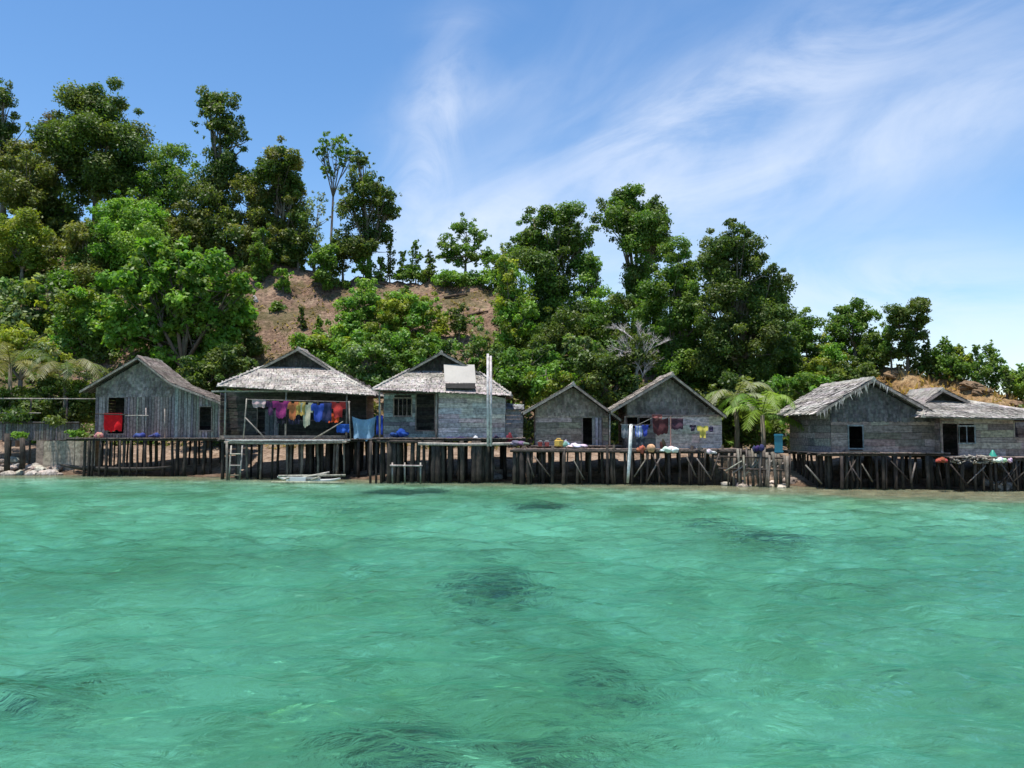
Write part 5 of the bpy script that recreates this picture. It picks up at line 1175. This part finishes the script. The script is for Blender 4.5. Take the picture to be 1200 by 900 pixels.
B('shrub', 'shrub', 'dark thicket under the palms beside the broad thatched house', (868, 515), [(855, 485, 22, 24), (880, 490, 20, 26), (862, 462, 24, 18), (900, 500, 16, 20), (848, 505, 14, 16)], DARK, leaf=4.4, cover=1.7, Y=50)
B('shrub', 'shrub', 'leafy low bush above the left slope of the broad thatch roof', (940, 478), [(918, 455, 22, 14), (945, 448, 24, 14), (968, 452, 18, 12), (905, 470, 16, 14)], MID + BRIGHT[:1], leaf=4.2, cover=1.4, Y=52)
B('shrub', 'shrub', 'dark mass of leaves at the foot of the yellow green tree', (1010, 455), [(985, 440, 20, 14), (1010, 438, 18, 12)], DARK, cover=1.4)
B('shrub', 'shrub', 'shady bush filling the gap right of the grey house', (262, 500), [(280, 460, 16, 22), (268, 480, 14, 20)], DARK, leaf=4.4, cover=1.6, Y=57)
B('shrub', 'shrub', 'dark leafy bush behind the low plank fence', (50, 500), [(20, 470, 30, 20), (60, 465, 30, 22), (95, 470, 22, 24), (45, 488, 50, 14)], DARK, leaf=4.4, cover=1.7, Y=58)
for px, py, lb in ((88, 508, 'small green weed clump on top of the pale seawall'), (24, 510, 'small leafy weed beside the second mooring post')):
    B('weed', 'weed', lb, (px, py), [(px, py, 9, 4)], BRIGHT, leaf=4, cover=1.2, Y=53.8, trunk=.03, limbs=False)
# --- palms
palm('yellowing palm at the left edge behind the plank fence', 12, 470, 57.5, 426, 4.2, ((.20, .19, .05), (.13, .16, .035), (.26, .23, .09)), 15)
palm('palm with upright pale fronds left of the grey house', 76, 475, 57.5, 436, 4.0, ((.12, .15, .035), (.09, .13, .03), (.22, .21, .10)), 14)
palm('bright green young palm beside the broad thatched house', 893, 520, 46, 486, 3.3, ((.20, .32, .03), (.12, .22, .03), (.2, .28, .05)), 13)
palm('greyish palm with bent fronds left of the bright green one', 862, 515, 48, 466, 3.0, ((.20, .22, .09), (.14, .19, .045), (.28, .29, .16)), 13)

# --- ground cover
def cover():
    n = 7400; X = RN.uniform(-112, 52, n); Y = shore(X) + RN.uniform(9.5, 50, n)
    px = 600 + X / Y * F; Zg = ground(X, Y); py = 505 - (Zg - CAMZ) / Y * F
    bare = (px > 292) & (px < 578) & (py < 432) & (py > 300); low = (vnoise(X / 3, Y / 3, 77) < .45)
    dry = (px > 1010) & (py < 492)
    keep = ~(bare & (RN.random(n) < .965)) & ~(dry & (RN.random(n) < .97)) & ~(low & (px > 290) & (px < 600)) & (Y < np.interp(X, CX, CYc) + 4); X, Y, Zg = X[keep], Y[keep], Zg[keep]
    r = RN.uniform(.35, 1.0, len(X)); C = np.stack([X, Y, Zg + r * .35], 1); Rd = np.stack([r * 1.2, r * 1.2, r * .75], 1)
    pal = np.array([(MID + DARK + OLIVE + BRIGHT[:1])[RN.integers(10)] for _ in X])
    V, Q, Cc = leaves(C, Rd, np.full(len(X), 70), .36, pal)
    o = fastmesh('undergrowth', V, Q, Cc, 'leaf'); tag(o, 'mixed low green undergrowth covering the hill between the trees', 'undergrowth', None, 'stuff')
    # dry grass and litter
    n = 26000; X = RN.uniform(-30, 46, n); Y = shore(X) + RN.uniform(8, 40, n); px = 600 + X / Y * F; Zg = ground(X, Y); py = 505 - (Zg - CAMZ) / Y * F
    keep = ((px > 985) & (RN.random(n) < .9) & (vnoise(X / 1.6, Y / 1.6, 31) > .35)) | ((px > 285) & (px < 585) & (vnoise(X / 1.8, Y / 1.8, 33) > .50)); X, Y, Zg = X[keep], Y[keep], Zg[keep]; east = (px[keep] > 985)
    k = len(X); h = np.where(east, RN.uniform(.15, .5, k), RN.uniform(.08, .26, k)); a = RN.uniform(0, 6.28, k); w = RN.uniform(.05, .14, k)
    b = np.stack([X, Y, Zg - .03], 1); d = np.stack([np.cos(a) * w, np.sin(a) * w, 0 * a], 1); l = np.stack([RN.normal(size=k) * .18, RN.normal(size=k) * .18, h], 1)
    V = np.stack([b - d, b + d, b + l + d * .25, b + l - d * .25], 1).reshape(-1, 3); Q = np.arange(k * 4).reshape(k, 4)
    pal = np.where(east[:, None], np.array([[.42, .28, .11]]), np.array([[.30, .22, .13]])) * RN.uniform(.5, 1.3, (k, 1))
    o = fastmesh('dry_grass', V, Q, pal, 'leaf'); tag(o, 'dry straw coloured grass and litter on the bare slopes', 'dry grass', None, 'stuff')
cover()
for i, (px, py, w, h, lb) in enumerate([(1136, 452, 13, 7, 'tan boulder at the foot of the right ridge saplings'), (1153, 460, 10, 6, 'brown boulder right of the tan one'), (1048, 442, 9, 5, 'brown rock above the ridge of the broad thatched house'), (1192, 474, 9, 5, 'rock at the right edge of the dry slope'), (298, 352, 4, 6, 'small pale rock on the left of the bare slope')]):
    x, y, z = hit(px, py + h * .5, 44); m = MB(); m.rock((x, y, z + h * y / F * .3), (w * y / F, w * y / F * .7, h * y / F * .8), vary((.22, .14, .08) if px > 400 else (.5, .45, .4), .15), 300 + i, 4, .95)
    tag(m.build('boulder', 'stone', None, (x, y, z)), lb, 'boulder', 'boulders on the slopes')
for i, (a, b, lb) in enumerate([((520, 352), (548, 349), 'dark fallen log near the top right of the bare slope'), ((548, 372), (572, 368), 'fallen log at the right rim of the bare slope'), ((322, 338), (345, 352), 'short fallen trunk at the left of the bare slope'), ((436, 334), (452, 336), 'small fallen branch under the stacked crown tree')]):
    p, q = Vector(hit(*a)), Vector(hit(*b)); m = MB(); u = Vector((0, 0, .12)); m.tube([p + u, p.lerp(q, .5) + u * 1.6, q + u], [.16, .13, .08], (.10, .07, .05), 7); m.tube([p.lerp(q, .5) + u, p.lerp(q, .6) + Vector((.1, -.2, .7))], [.06, .02], (.1, .07, .05), 5)
    tag(m.build('fallen_log', 'bark', None, tuple(p), True), lb, 'log', 'fallen logs on the bare slope')
for o in bpy.data.objects:
    if '_base' in o: del o['_base']
